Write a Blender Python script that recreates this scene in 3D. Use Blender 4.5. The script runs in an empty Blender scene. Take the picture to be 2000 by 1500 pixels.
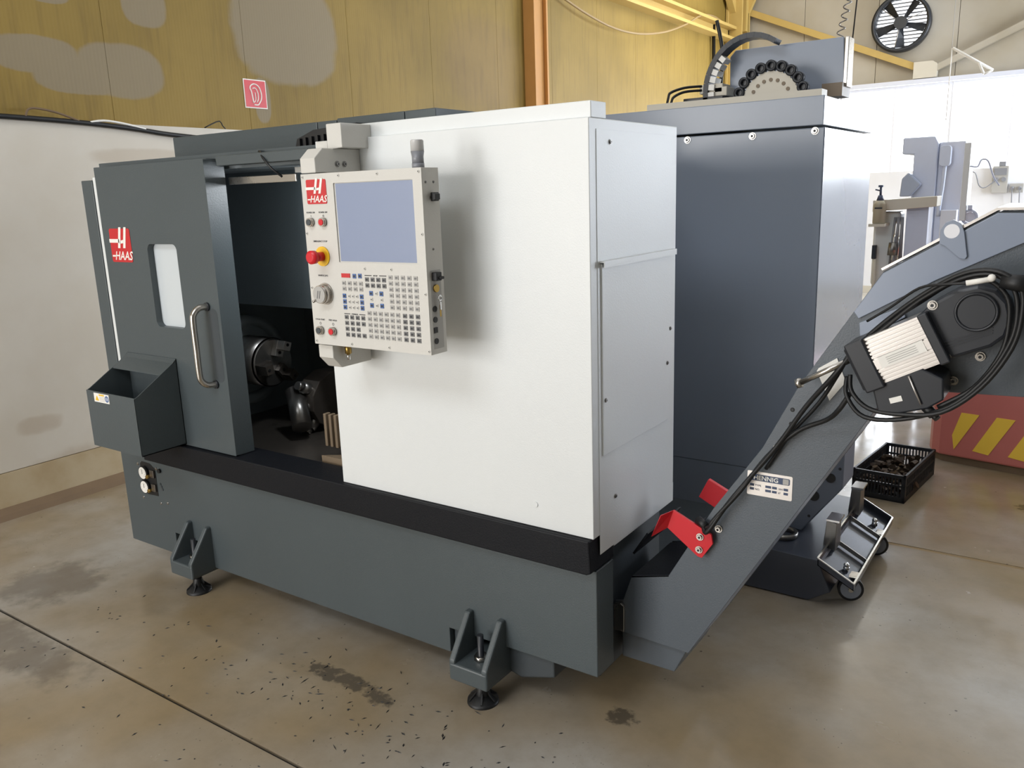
import bpy, bmesh, math, random
from mathutils import Vector, Matrix
random.seed(7)
PI = math.pi
S = bpy.context.scene
COL = S.collection

# ------------------------------------------------------------------ camera
def cam_axes(yaw, pitch, roll):
    f = Vector((-math.sin(yaw)*math.cos(pitch), math.cos(yaw)*math.cos(pitch), -math.sin(pitch)))
    r = Vector((math.cos(yaw), math.sin(yaw), 0)); u = r.cross(f)
    return r*math.cos(roll)+u*math.sin(roll), -r*math.sin(roll)+u*math.cos(roll), f
cr, cu, cf = cam_axes(.6073, .227, -.0343)
cd = bpy.data.cameras.new('camera'); cam = bpy.data.objects.new('camera', cd); COL.objects.link(cam)
cd.sensor_width = 36; cd.lens = 1613.6/2000*36; cd.clip_start = .05; cd.clip_end = 100
M = Matrix((cr, cu, -cf)).transposed().to_4x4(); M.translation = (1.1056, -1.9991, 1.6624)
cam.matrix_world = M
S.camera = cam
S.view_settings.view_transform = 'Standard'; S.view_settings.look = 'None'
S.view_settings.gamma = 1; S.view_settings.exposure = -.13
S.view_settings.use_curve_mapping = False

# ------------------------------------------------------------------ world and lights
w = bpy.data.worlds.new('world'); S.world = w; w.use_nodes = True
w.node_tree.nodes['Background'].inputs[0].default_value = (.75, .85, 1, 1)
w.node_tree.nodes['Background'].inputs[1].default_value = .5
def area(name, loc, target, sx, sy, power, color):
    l = bpy.data.lights.new(name, 'AREA'); l.shape = 'RECTANGLE'; l.size = sx; l.size_y = sy
    l.energy = power; l.color = color
    o = bpy.data.objects.new(name, l); COL.objects.link(o); o.location = loc
    o.rotation_euler = (Vector(target)-Vector(loc)).to_track_quat('-Z', 'Y').to_euler()
    return o
area('door_daylight', (-2.2, -6.2, 1.55), (-.9, 0, 1.3), 3.0, 2.6, 232, (1, .985, .97))
area('high_window_daylight', (-3.05, -5.2, 2.40), (-.3, 1.5, 1.8), 1.1, .8, 32, (1, .98, .95))
area('far_wall_wash', (6.2, 8.8, 2.0), (-1, 10.2, 1.6), 4.0, 3.2, 760, (.84, .91, 1))  # unseen light, added to wash the far wall and background
area('far_window_daylight', (.6, 11.2, 2.45), (.3, 4, .6), 4.6, .9, 330, (.84, .91, 1))
area('ceiling_fill', (-.4, 2.4, 5.1), (-.4, 2.4, 0), 4.0, 7.0, 62, (.98, .98, 1))  # general fill added under the closed ceiling, no roof opening
area('ceiling_fill_far', (-1.8, 8.6, 4.9), (-3.7, 8.8, 2.9), 2.0, 3.0, 120, (1, .95, .84))  # added ceiling fill that brightens the far yellow wall
area('ceiling_fill_front', (-.7, -3.8, 5.1), (-.1, 1.5, .8), 3.0, 2.0, 165, (.92, .96, 1))  # added overhead fill, reaches over the lathe to the mill front

# ------------------------------------------------------------------ materials
def lin(c): return tuple((v/255/12.92 if v/255 <= .04045 else ((v/255+.055)/1.055)**2.4) for v in c)
MATS = {}
def mat(name, rgb, rough=.5, metal=0., var=0., bump=0., scale=8., coat=0., spec=.5, emit=0., alpha=None):
    m = bpy.data.materials.new(name); m.use_nodes = True; MATS[name] = m
    nt = m.node_tree; b = nt.nodes['Principled BSDF']
    c = lin(rgb)+(1,)
    b.inputs['Base Color'].default_value = c
    b.inputs['Roughness'].default_value = rough; b.inputs['Metallic'].default_value = metal
    b.inputs['Specular IOR Level'].default_value = spec
    b.inputs['Coat Weight'].default_value = coat; b.inputs['Coat Roughness'].default_value = .15
    if emit:
        b.inputs['Emission Color'].default_value = c; b.inputs['Emission Strength'].default_value = emit
    if var or bump:
        tc = nt.nodes.new('ShaderNodeTexCoord'); n = nt.nodes.new('ShaderNodeTexNoise')
        n.inputs['Scale'].default_value = scale; n.inputs['Detail'].default_value = 6
        nt.links.new(tc.outputs['Object'], n.inputs['Vector'])
        if var:
            mx = nt.nodes.new('ShaderNodeMix'); mx.data_type = 'RGBA'
            mx.inputs[6].default_value = tuple(v*(1-var) for v in c[:3])+(1,)
            mx.inputs[7].default_value = tuple(min(1, v*(1+var)) for v in c[:3])+(1,)
            nt.links.new(n.outputs['Fac'], mx.inputs[0]); nt.links.new(mx.outputs[2], b.inputs['Base Color'])
            rr = nt.nodes.new('ShaderNodeMapRange'); rr.inputs[3].default_value = max(.02, rough-.06); rr.inputs[4].default_value = rough+.08
            nt.links.new(n.outputs['Fac'], rr.inputs[0]); nt.links.new(rr.outputs[0], b.inputs['Roughness'])
        if bump:
            bp = nt.nodes.new('ShaderNodeBump'); bp.inputs['Strength'].default_value = bump; bp.inputs['Distance'].default_value = .002
            n2 = nt.nodes.new('ShaderNodeTexNoise'); n2.inputs['Scale'].default_value = 240
            nt.links.new(tc.outputs['Object'], n2.inputs['Vector'])
            nt.links.new(n2.outputs['Fac'], bp.inputs['Height']); nt.links.new(bp.outputs[0], b.inputs['Normal'])
    return m
grey = mat('grey_enamel', (74, 82, 85), .38, var=.06, bump=.25, scale=3)
greyd = mat('dark_grey_enamel', (62, 68, 72), .45, var=.08, bump=.2)
millgrey = mat('mill_grey_enamel', (134, 144, 160), .32, var=.04, scale=2.5, coat=.25)
blacke = mat('black_enamel', (17, 19, 24), .5, var=.08, bump=.3, spec=.22)
white = mat('white_enamel', (222, 225, 225), .34, var=.02, bump=.15, scale=2)
whiter = mat('pendant_enamel', (204, 202, 196), .42, var=.015, bump=.2, scale=4)
rubber = mat('black_rubber', (17, 18, 20), .5)
blackp = mat('black_plastic', (34, 37, 43), .38, var=.08)
steel = mat('brushed_steel', (190, 186, 180), .25, 1, var=.05)
dsteel = mat('dark_steel', (135, 133, 130), .3, .9, var=.2, scale=20)
oily = mat('oily_steel', (96, 90, 84), .3, .6, var=.3, scale=14)
alu = mat('extruded_aluminium', (205, 200, 195), .35, .85, var=.03)
chrome = mat('chrome', (215, 215, 215), .12, 1)
brass = mat('brass', (176, 146, 80), .35, .9)
red = mat('red_paint', (206, 32, 44), .4, var=.04)
logored = mat('logo_red', (196, 40, 44), .45)
redp = mat('red_plastic', (205, 28, 40), .35)
yel = mat('yellow_plastic', (236, 190, 40), .4)
printw = mat('white_print', (238, 236, 230), .5)
printk = mat('black_print', (40, 42, 46), .5)
blue = mat('blue_keycap', (72, 104, 160), .5)
keyl = mat('light_keycap', (172, 170, 166), .5)
keyd = mat('dark_keycap', (112, 112, 112), .5)
scr = mat('screen_glass', (134, 147, 176), .12, spec=.8, coat=.5)
pane = mat('door_pane', (205, 212, 216), .18, coat=.4)
clear = mat('beacon_lens', (200, 200, 200), .2)
greyp = mat('grey_plastic', (130, 132, 138), .35)
inner = mat('cavity_sheet', (118, 126, 130), .42, var=.15, scale=5)
tan = mat('machined_tan', (120, 104, 84), .5, var=.15)
rust = mat('primer_orange', (186, 134, 70), .6, var=.1)
ypaint = mat('yellow_steel_paint', (188, 160, 92), .55, var=.08)
cream = mat('cream_paint', (206, 200, 186), .5, var=.03)
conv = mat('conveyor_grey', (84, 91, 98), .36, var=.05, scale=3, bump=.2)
convl = mat('conveyor_glare_grey', (136, 146, 164), .3, var=.05, scale=3, coat=.2)  # lighter copy of the conveyor grey, glare put into the colour
crate = mat('crate_plastic', (30, 33, 38), .5)
chip = mat('scrap_metal', (70, 58, 48), .45, .5, var=.5, scale=40)
hazr = mat('hazard_red', (200, 116, 108), .35, var=.05)
hazy = mat('hazard_yellow', (250, 208, 76), .4)
bgblue = mat('hazed_blue_grey', (204, 212, 232), .35, var=.06)  # paled so the colour carries the haze from the far windows
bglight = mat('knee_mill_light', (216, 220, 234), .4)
tanbox = mat('tank_grey', (52, 57, 68), .35, var=.06)
bottlec = mat('bottle_cream', (188, 180, 158), .4)
skyg = mat('daylight', (244, 249, 255), .5, emit=1.6)
skyw = mat('window_daylight', (244, 249, 255), .5, emit=5)
rubw = mat('wheel_grey', (126, 132, 142), .5)
kerb = mat('kerb_brown', (118, 98, 76), .8, var=.15)
jdark = mat('joint_dark', (38, 34, 30), .8)
jtan = mat('joint_tan', (150, 128, 92), .8, var=.15, scale=30)

def node_mat(name, rough):
    m = bpy.data.materials.new(name); m.use_nodes = True
    nt = m.node_tree; b = nt.nodes['Principled BSDF']; b.inputs['Roughness'].default_value = rough
    tc = nt.nodes.new('ShaderNodeTexCoord')
    return m, nt, b, tc
def nz(nt, tc, scale, detail=5, rough=.55):
    n = nt.nodes.new('ShaderNodeTexNoise'); n.inputs['Scale'].default_value = scale
    n.inputs['Detail'].default_value = detail; n.inputs['Roughness'].default_value = rough
    nt.links.new(tc, n.inputs['Vector']); return n.outputs['Fac']
def mrange(nt, src, a, b, c=0., d=1., smooth=True):
    r = nt.nodes.new('ShaderNodeMapRange'); r.interpolation_type = 'SMOOTHSTEP' if smooth else 'LINEAR'
    for i, v in enumerate((a, b, c, d)): r.inputs[i+1].default_value = v
    nt.links.new(src, r.inputs[0]); return r.outputs[0]
def mixc(nt, fac, a, b):
    mx = nt.nodes.new('ShaderNodeMix'); mx.data_type = 'RGBA'
    nt.links.new(fac, mx.inputs[0])
    for i, v in ((6, a), (7, b)):
        if isinstance(v, tuple): mx.inputs[i].default_value = v+(1,) if len(v) == 3 else v
        else: nt.links.new(v, mx.inputs[i])
    return mx.outputs[2]
def mth(nt, op, a, b=None):
    n = nt.nodes.new('ShaderNodeMath'); n.operation = op
    for i, v in ((0, a), (1, b)):
        if v is None: continue
        if isinstance(v, (int, float)): n.inputs[i].default_value = v
        else: nt.links.new(v, n.inputs[i])
    return n.outputs[0]
def ellipses(nt, tc, axes, lst, namp=.5, nscale=6, edge=.35):
    """mask of soft, ragged patches given as (u, v, ru, rv)"""
    sp = nt.nodes.new('ShaderNodeSeparateXYZ'); nt.links.new(tc, sp.inputs[0])
    n = nz(nt, tc, nscale, 4)
    n = mth(nt, 'MULTIPLY', mth(nt, 'SUBTRACT', n, .5), namp*2)
    out = None
    for (u, v, ru, rv) in lst:
        a = mth(nt, 'POWER', mth(nt, 'ABSOLUTE', mth(nt, 'DIVIDE', mth(nt, 'SUBTRACT', sp.outputs[axes[0]], u), ru)), 2.6)
        c = mth(nt, 'POWER', mth(nt, 'ABSOLUTE', mth(nt, 'DIVIDE', mth(nt, 'SUBTRACT', sp.outputs[axes[1]], v), rv)), 2.6)
        d = mth(nt, 'ADD', mth(nt, 'ADD', a, c), n)
        k = mrange(nt, d, 1+edge, 1-edge, 0., 1.)
        out = k if out is None else mth(nt, 'MAXIMUM', out, k)
    return out

# floor coating
millside = mat('mill_side_shade', (88, 98, 118), .2, var=.04, scale=2)  # darker copy of the mill grey, side face's shade put into the colour
rwall = mat('right_wall_grey', (112, 113, 116), .7)
fl, nt, b, tco = node_mat('floor_coating', .3); tc = tco.outputs['Object']
big = mrange(nt, nz(nt, tc, .9, 3), .35, .68)
c = mixc(nt, big, lin((146, 128, 99)), lin((168, 164, 157)))
med = mrange(nt, nz(nt, tc, 7, 8, .65), .3, .8, 0., .35)
c = mixc(nt, med, c, lin((112, 98, 74)))
st = ellipses(nt, tc, (0, 1), [(-2.62, -.34, .2, .2), (-2.2, -.72, .4, .10), (-2.6, -.9, .3, .22), (-1.9, -1.15, .35, .12)], 2.6, 9, .9)
c = mixc(nt, mth(nt, 'MULTIPLY', st, .5), c, lin((70, 58, 46)))
st2 = ellipses(nt, tc, (0, 1), [(.02, .12, .045, .04), (-.93, -.2, .16, .035), (1.02, 2.75, .07, .06), (-.72, -.22, .05, .03)], 3.2, 28, .7)
c = mixc(nt, mth(nt, 'MULTIPLY', st2, .7), c, lin((50, 46, 42)))
vo = nt.nodes.new('ShaderNodeTexVoronoi'); vo.inputs['Scale'].default_value = 15; nt.links.new(tc, vo.inputs['Vector'])
sp1 = mrange(nt, vo.outputs['Distance'], .085, .05)
sp1 = mth(nt, 'MULTIPLY', sp1, mrange(nt, nz(nt, tc, 2.3, 2), .46, .60))
vo2 = nt.nodes.new('ShaderNodeTexVoronoi'); vo2.inputs['Scale'].default_value = 42; nt.links.new(tc, vo2.inputs['Vector'])
sp2 = mth(nt, 'MULTIPLY', mrange(nt, vo2.outputs['Distance'], .12, .05), mrange(nt, nz(nt, tc, 3.7, 2), .50, .66))
c = mixc(nt, mth(nt, 'MULTIPLY', mth(nt, 'MAXIMUM', sp1, sp2), .7), c, lin((52, 44, 38)))
nt.links.new(c, b.inputs['Base Color'])
nt.links.new(mrange(nt, nz(nt, tc, 3, 5), .3, .7, .13, .28), b.inputs['Roughness'])
b.inputs['Specular IOR Level'].default_value = .6

# yellow sandwich-panel wall with pale cleaned patches
yw, nt, b, tco = node_mat('yellowed_wall_panel', .62); tc = tco.outputs['Object']; b.inputs['Specular IOR Level'].default_value = .3
c = mixc(nt, mrange(nt, nz(nt, tc, 1.1, 4), .3, .7), lin((128, 106, 48)), lin((144, 120, 58)))
stk = nt.nodes.new('ShaderNodeMapping'); stk.inputs['Scale'].default_value = (1, 7, .8); nt.links.new(tc, stk.inputs[0])
c = mixc(nt, mrange(nt, nz(nt, stk.outputs[0], 3, 5), .45, .75, 0., .5), c, lin((116, 94, 46)))
pt = ellipses(nt, tc, (1, 2), [(.52, 2.49, .24, .10), (1.02, 2.45, .27, .155), (.78, 2.40, .3, .10), (1.22, 2.86, .15, .14), (2.33, 2.84, .47, .36), (.62, 2.82, .13, .05), (2.05, 2.35, .07, .15)], .35, 5, .18)
c = mixc(nt, mth(nt, 'MULTIPLY', pt, .85), c, lin((138, 126, 104)))
br = ellipses(nt, tc, (1, 2), [(4.75, 2.85, .6, .4)], .5, 3, .8)
c = mixc(nt, mth(nt, 'MULTIPLY', br, .35), c, lin((120, 96, 70)))
pd = mrange(nt, nt.nodes.new('ShaderNodeSeparateXYZ').outputs[0], 0, 1)
nt.links.new(c, b.inputs['Base Color'])
wv = nt.nodes.new('ShaderNodeTexWave'); wv.bands_direction = 'Y'; wv.inputs['Scale'].default_value = 14; nt.links.new(tc, wv.inputs['Vector'])
bp = nt.nodes.new('ShaderNodeBump'); bp.inputs['Strength'].default_value = .1; bp.inputs['Distance'].default_value = .003
nt.links.new(wv.outputs['Fac'], bp.inputs['Height']); nt.links.new(bp.outputs[0], b.inputs['Normal'])

# white liner on the lower wall
lw, nt, b, tco = node_mat('white_liner', .5); tc = tco.outputs['Object']
c = mixc(nt, mrange(nt, nz(nt, tc, 1.4, 5), .35, .7), lin((206, 198, 184)), lin((214, 208, 197)))
st = ellipses(nt, tc, (1, 2), [(.2, .47, .12, .05), (.6, .15, .5, .14), (1.1, 1.95, .35, .05)], .9, 7, .6)
c = mixc(nt, mth(nt, 'MULTIPLY', st, .35), c, lin((160, 138, 108)))
nt.links.new(c, b.inputs['Base Color'])
lwb, nt, b, tco = node_mat('stained_skirting', .6); tc = tco.outputs['Object']
c = mixc(nt, mrange(nt, nz(nt, tc, 4, 6), .35, .7), lin((178, 158, 124)), lin((192, 176, 146)))
nt.links.new(c, b.inputs['Base Color'])
gw, nt, b, tco = node_mat('gable_wall_panel', .5); tc = tco.outputs['Object']
c = mixc(nt, mrange(nt, nz(nt, tc, .8, 4), .3, .7), lin((166, 156, 136)), lin((182, 176, 164)))
nt.links.new(c, b.inputs['Base Color'])
ww = mat('far_white_wall', (232, 233, 238), .5, var=.02)
ceilm = mat('ceiling_panel', (212, 212, 210), .8)

# ------------------------------------------------------------------ mesh helpers
class MB:
    def __init__(s): s.v = []; s.f = []; s.m = []; s.sm = []
    def add(s, vs, fs, m=0, sm=False):
        o = len(s.v); s.v += [tuple(x) for x in vs]
        for f in fs: s.f.append(tuple(i+o for i in f)); s.m.append(m); s.sm.append(sm)
        return s
    def box(s, x0, x1, y0, y1, z0, z1, m=0):
        v = [(x, y, z) for z in (z0, z1) for y in (y0, y1) for x in (x0, x1)]
        return s.add(v, [(0, 2, 3, 1), (4, 5, 7, 6), (0, 1, 5, 4), (2, 6, 7, 3), (0, 4, 6, 2), (1, 3, 7, 5)], m)
    def hexa(s, v, m=0):      # 8 corners ordered like box
        return s.add(v, [(0, 2, 3, 1), (4, 5, 7, 6), (0, 1, 5, 4), (2, 6, 7, 3), (0, 4, 6, 2), (1, 3, 7, 5)], m)
    def prism(s, poly, a0, a1, plane='xz', m=0):
        def P(p, a):
            if plane == 'xz': return (p[0], a, p[1])
            if plane == 'yz': return (a, p[0], p[1])
            return (p[0], p[1], a)
        n = len(poly)
        v = [P(p, a0) for p in poly]+[P(p, a1) for p in poly]
        f = [tuple(range(n)), tuple(range(2*n-1, n-1, -1))]+[(i, i+n, (i+1) % n+n, (i+1) % n) for i in range(n)]
        return s.add(v, f, m)
    def cyl(s, p0, p1, r, r1=None, n=20, m=0, caps=True, sm=True):
        p0 = Vector(p0); p1 = Vector(p1); r1 = r if r1 is None else r1
        d = (p1-p0).normalized(); a = d.orthogonal().normalized(); b = d.cross(a)
        v = []
        for p, q in ((p0, r), (p1, r1)):
            for i in range(n):
                t = 2*PI*i/n; v.append(p+(a*math.cos(t)+b*math.sin(t))*q)
        s.add(v, [(i, (i+1) % n, (i+1) % n+n, i+n) for i in range(n)], m, sm)
        if caps:
            if r > 0: s.add(v[:n], [tuple(range(n-1, -1, -1))], m)
            if r1 > 0: s.add(v[n:], [tuple(range(n))], m)
        return s
    def ring(s, c, axis, ro, ri, h, n=32, m=0):
        c = Vector(c); d = Vector(axis).normalized(); a = d.orthogonal().normalized(); b = d.cross(a)
        v = []
        for (r, t) in ((ro, 0), (ro, h), (ri, h), (ri, 0)):
            for i in range(n):
                g = 2*PI*i/n; v.append(c+d*t+(a*math.cos(g)+b*math.sin(g))*r)
        f = []
        for k in range(4):
            for i in range(n):
                f.append((k*n+i, k*n+(i+1) % n, ((k+1) % 4)*n+(i+1) % n, ((k+1) % 4)*n+i))
        return s.add(v, f, m, True)
    def tube(s, path, r, n=8, m=0, smooth=4, caps=True):
        P = [Vector(p) for p in path]
        if smooth > 1 and len(P) > 2:
            Q = []
            for i in range(len(P)-1):
                a = P[max(i-1, 0)]; b = P[i]; c = P[i+1]; d = P[min(i+2, len(P)-1)]
                for k in range(smooth):
                    t = k/smooth
                    Q.append(.5*((2*b)+(c-a)*t+(2*a-5*b+4*c-d)*t*t+(3*b-a-3*c+d)*t**3))
            Q.append(P[-1]); P = Q
        v = []; up = None
        for i, p in enumerate(P):
            d = (P[min(i+1, len(P)-1)]-P[max(i-1, 0)]).normalized()
            if up is None: up = d.orthogonal().normalized()
            up = (up-d*up.dot(d)).normalized(); b = d.cross(up)
            for k in range(n):
                t = 2*PI*k/n; v.append(p+(up*math.cos(t)+b*math.sin(t))*r)
        f = [(i*n+k, i*n+(k+1) % n, (i+1)*n+(k+1) % n, (i+1)*n+k) for i in range(len(P)-1) for k in range(n)]
        s.add(v, f, m, True)
        if caps: s.add(v[:n], [tuple(range(n-1, -1, -1))], m); s.add(v[-n:], [tuple(range(n))], m)
        return s
    def sphere(s, c, r, n=12, m=0, sc=(1, 1, 1)):
        c = Vector(c); v = []; k = n//2
        for i in range(k+1):
            ph = PI*i/k
            for j in range(n):
                t = 2*PI*j/n
                v.append(c+Vector((math.sin(ph)*math.cos(t)*sc[0], math.sin(ph)*math.sin(t)*sc[1], math.cos(ph)*sc[2]))*r)
        f = [(i*n+j, i*n+(j+1) % n, (i+1)*n+(j+1) % n, (i+1)*n+j) for i in range(k) for j in range(n)]
        return s.add(v, f, m, True)
    def mesh(s, name, mats):
        me = bpy.data.meshes.new(name); me.from_pydata(s.v, [], s.f)
        for m in (mats if isinstance(mats, (list, tuple)) else [mats]): me.materials.append(m)
        me.polygons.foreach_set('material_index', s.m); me.polygons.foreach_set('use_smooth', s.sm)
        bm = bmesh.new(); bm.from_mesh(me); bmesh.ops.remove_doubles(bm, verts=bm.verts, dist=1e-6)
        bmesh.ops.dissolve_degenerate(bm, edges=bm.edges, dist=1e-7)
        bmesh.ops.recalc_face_normals(bm, faces=bm.faces); bm.to_mesh(me); bm.free()
        return me
    def build(s, name, mats, parent=None, bevel=0, **kw):
        return link(name, s.mesh(name, mats), parent, bevel, **kw)
def link(name, me, parent=None, bevel=0, label=None, cat=None, group=None, kind=None, loc=None):
    o = bpy.data.objects.new(name, me); COL.objects.link(o)
    base = Vector((0, 0, 0))
    if parent is not None:
        o.parent = parent
        if parent.type == 'EMPTY': base = -parent.location
    o.location = base+(Vector(loc) if loc else Vector((0, 0, 0)))
    if bevel:
        b = o.modifiers.new('bevel', 'BEVEL'); b.width = bevel; b.segments = 2; b.limit_method = 'ANGLE'; b.angle_limit = .6
    tag(o, label, cat, group, kind)
    return o
def tag(o, label=None, cat=None, group=None, kind=None):
    if label: o['label'] = label
    if cat: o['category'] = cat
    if group: o['group'] = group
    if kind: o['kind'] = kind
    return o
def thing(name, loc, label, cat, group=None):
    o = bpy.data.objects.new(name, None); COL.objects.link(o); o.location = loc; o.empty_display_size = .1
    return tag(o, label, cat, group)
def text_mb(mb, s, x, y, z, size, m=0, shear=0., ext=.0004, face='-y', bold=0., align='LEFT'):
    c = bpy.data.curves.new('t', 'FONT'); c.body = s; c.size = size; c.shear = shear; c.extrude = ext; c.offset = bold
    c.align_x = align; c.resolution_u = 2
    o = bpy.data.objects.new('t', c); COL.objects.link(o)
    dg = bpy.context.evaluated_depsgraph_get(); me = bpy.data.meshes.new_from_object(o.evaluated_get(dg))
    if face == '-y': vs = [(x+v.co.x, y-v.co.z, z+v.co.y) for v in me.vertices]
    elif face == '+x': vs = [(x+v.co.z, y+v.co.x, z+v.co.y) for v in me.vertices]
    mb.add(vs, [tuple(p.vertices) for p in me.polygons], m)
    bpy.data.objects.remove(o); bpy.data.meshes.remove(me); bpy.data.curves.remove(c)
def rrect(x0, x1, z0, z1, r, n=6):
    pts = []
    for cx, cz, a in ((x1-r, z1-r, 0), (x0+r, z1-r, 90), (x0+r, z0+r, 180), (x1-r, z0+r, 270)):
        for i in range(n+1):
            t = math.radians(a+90*i/n); pts.append((cx+r*math.cos(t), cz+r*math.sin(t)))
    return pts
def logo(parent, x0, x1, z0, z1, y):
    W = x1-x0; H = z1-z0
    U = lambda u, v: (x0+u*W, z1-v*H)
    mb = MB(); mb.prism(rrect(x0, x1, z0, z1, W*.06), y-.0015, y, m=0)
    ys = (y-.0022, y-.0012)
    for du in (0, .25): mb.prism([U(.50+du, -.04), U(.61+du, -.04), U(.47+du, .58), U(.36+du, .58)], *ys, m=1)
    mb.prism([U(-.03, .31), U(.46, .31), U(.44, .42), U(-.03, .42)], *ys, m=1)
    mb.prism([U(.50, .36), U(.67, .33), U(.65, .43), U(.48, .45)], *ys, m=1)
    mb.prism([U(.04, .79), U(.22, .79), U(.21, .84), U(.04, .84)], *ys, m=1)
    text_mb(mb, 'HAAS', x0+W*.15, y-.0018, z1-H*.93, W*.335, 1, .3, bold=W*.004)
    return mb.build('logo_badge', [logored, printw], parent, label='red square badge with slanted white letter and small lettering')
def bolt_mesh(r, h, m, name='bolt'):
    mb = MB(); mb.cyl((0, 0, 0), (0, -h*.4, 0), r*1.25, n=14); mb.cyl((0, -h*.4, 0), (0, -h, 0), r, r*.8, n=12)
    mb.cyl((0, -h, 0), (0, -h-.0004, 0), r*.45, n=6, m=1)
    return mb.mesh(name, [m, printk])
def bolt_mesh_x(r, h, m, name='bolt'):
    mb = MB(); mb.cyl((0, 0, 0), (h*.4, 0, 0), r*1.25, n=14); mb.cyl((h*.4, 0, 0), (h, 0, 0), r, r*.8, n=12)
    mb.cyl((h, 0, 0), (h+.0004, 0, 0), r*.45, n=6, m=1)
    return mb.mesh(name, [m, printk])

# ================================================================== STRUCTURE
mb = MB(); mb.box(-3.9, 6.5, -6.6, 11.6, -.12, -.012)
floor = mb.build('floor', jdark, kind='structure')
for y0, y1 in ((-6.6, -.612), (-.598, 1.945), (1.972, 6.5), (6.51, 11.6)):
    MB().box(-3.9, 6.5, y0, y1, -.012, 0).build('slab', fl, floor)
MB().box(-3.9, 6.5, 1.945, 1.972, -.012, -.002).build('joint_filler', jtan, floor, label='tan filled floor joint')
mb = MB(); mb.box(-3.95, -3.79, -6.6, 11.6, 0, 5.2)
wl = mb.build('wall_left', ypaint, kind='structure')
for k in range(-8, 11):
    y0 = .93+k; MB().box(-3.79, -3.75, max(y0+.0008, -6.6), min(y0+.9992, 11.6), 2.0 if y0 < 4 else 0, 5.2).build('wall_panel', yw, wl, bevel=.0015)
ln = MB().box(-3.75, -3.70, -6.6, 4.4, .25, 2.14).build('liner_panel', lw, wl)
MB().box(-3.75, -3.695, -6.6, 4.4, 0, .246).build('skirting_panel', lwb, wl)
mb = MB(); mb.prism([(-3.695, 0), (-3.64, 0), (-3.66, .03), (-3.695, .06)], -6.6, 4.4, 'xz')
v = MB(); v.prism([(-3.695, 0), (-3.63, 0), (-3.65, .028), (-3.695, .055)], -6.6, 4.4, 'xz'); v.build('baseboard_left', kerb, kind='structure')
wf = MB().box(-3.95, 6.6, 11.56, 11.7, 0, 5.2).build('wall_far', gw, kind='structure')
for k in range(0, 10):
    x0 = -3.75+k*1.04; MB().box(x0+.002, x0+1.036, 11.52, 11.56, 3.02, 5.2).build('wall_panel', gw, wf, bevel=.003)
MB().box(-3.75, 6.5, 11.5, 11.56, .1, 1.74).build('liner_panel', ww, wf)
MB().box(-3.75, 6.5, 11.49, 11.56, 0, .1).build('skirting_panel', cream, wf)
MB().box(-3.75, 6.5, 11.38, 11.56, 2.97, 3.03).build('trim_1', bglight, kind='structure')
for i, x in enumerate((-3.6, -2.12, -.64, .84, 2.32, 3.8)):
    wd = MB()
    for (a, b_, c_, d) in ((x, x+1.478, 1.74, 1.78), (x, x+1.478, 2.93, 2.97), (x, x+.015, 1.78, 2.93), (x+1.463, x+1.478, 1.78, 2.93), (x+.73, x+.75, 1.78, 2.93)):
        wd.box(a, b_, 11.50, 11.56, c_, d)
    wo = wd.build('window_%d' % (i+1), ww, kind='structure')
    MB().box(x+.015, x+.73, 11.51, 11.52, 1.78, 2.93).build('pane', skyw, wo)
    MB().box(x+.75, x+1.463, 11.51, 11.52, 1.78, 2.93).build('pane', skyw, wo)
MB().box(6.5, 6.6, -6.6, 11.6, 0, 5.2).build('wall_right', rwall, kind='structure')
MB().box(-3.95, 6.6, -6.7, -6.6, 0, 5.2).build('wall_front', gw, kind='structure')
MB().box(-3.95, 6.6, -6.7, 11.7, 5.2, 5.3).build('ceiling', ceilm, kind='structure')
# columns, girts, braces
def rib_col(name, x0, x1, y0, y1, z0, z1, m, kind='structure'):
    mb = MB(); mb.box(x0, x1, y0, y0+.03, z0, z1); mb.box(x0, x1, y1-.03, y1, z0, z1); mb.box(x0, x0+.09, y0+.03, y1-.03, z0, z1)
    return mb.build(name, m, kind=kind, bevel=.003)
rib_col('trim_2', -3.75, -3.62, 5.40, 5.66, 0, 5.2, rust)
mb = MB(); mb.box(-3.74, -3.70, 10.98, 11.38, 0, 5.2); mb.box(-3.56, -3.50, 11.3, 11.38, 0, 5.2); mb.box(-3.70, -3.5, 11.30, 11.34, 0, 5.2)
mb.box(-3.70, -3.50, 11.02, 11.06, 0, 5.2)
mb.build('trim_3', ypaint, kind='structure', bevel=.004)
mb = MB(); mb.prism([(-3.75, 3.80), (-3.58, 3.80), (-3.58, 3.84), (-3.70, 3.84), (-3.70, 3.96), (-3.58, 3.96), (-3.58, 4.0), (-3.75, 4.0)], 5.7, 11.3, 'xz')
mb.build('trim_4', ypaint, kind='structure')
def bar(mb, a, b, wz, y0, y1, m=0):
    d = Vector((b[0]-a[0], b[1]-a[1])).normalized(); n = Vector((-d.y, d.x))*wz/2
    mb.prism([(a[0]+n.x, a[1]+n.y), (b[0]+n.x, b[1]+n.y), (b[0]-n.x, b[1]-n.y), (a[0]-n.x, a[1]-n.y)], y0, y1, m=m)
mb = MB(); bar(mb, (-3.5, 4.24), (-1.12, 3.20), .09, 11.40, 11.48); mb.build('trim_5', ypaint, kind='structure')
mb = MB(); bar(mb, (-.86, 3.16), (.6, 3.80), .08, 11.40, 11.48); mb.build('trim_6', gw, kind='structure')
mb = MB(); mb.prism([(-1.14, 3.04), (-.84, 3.04), (-.84, 3.22), (-.9, 3.26), (-1.14, 3.26)], 11.38, 11.50); mb.build('trim_7', cream, kind='structure')
mb = MB(); bar(mb, (-3.62, 4.0), (-4.6, 5.2), .1, 11.0, 11.3)
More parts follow.
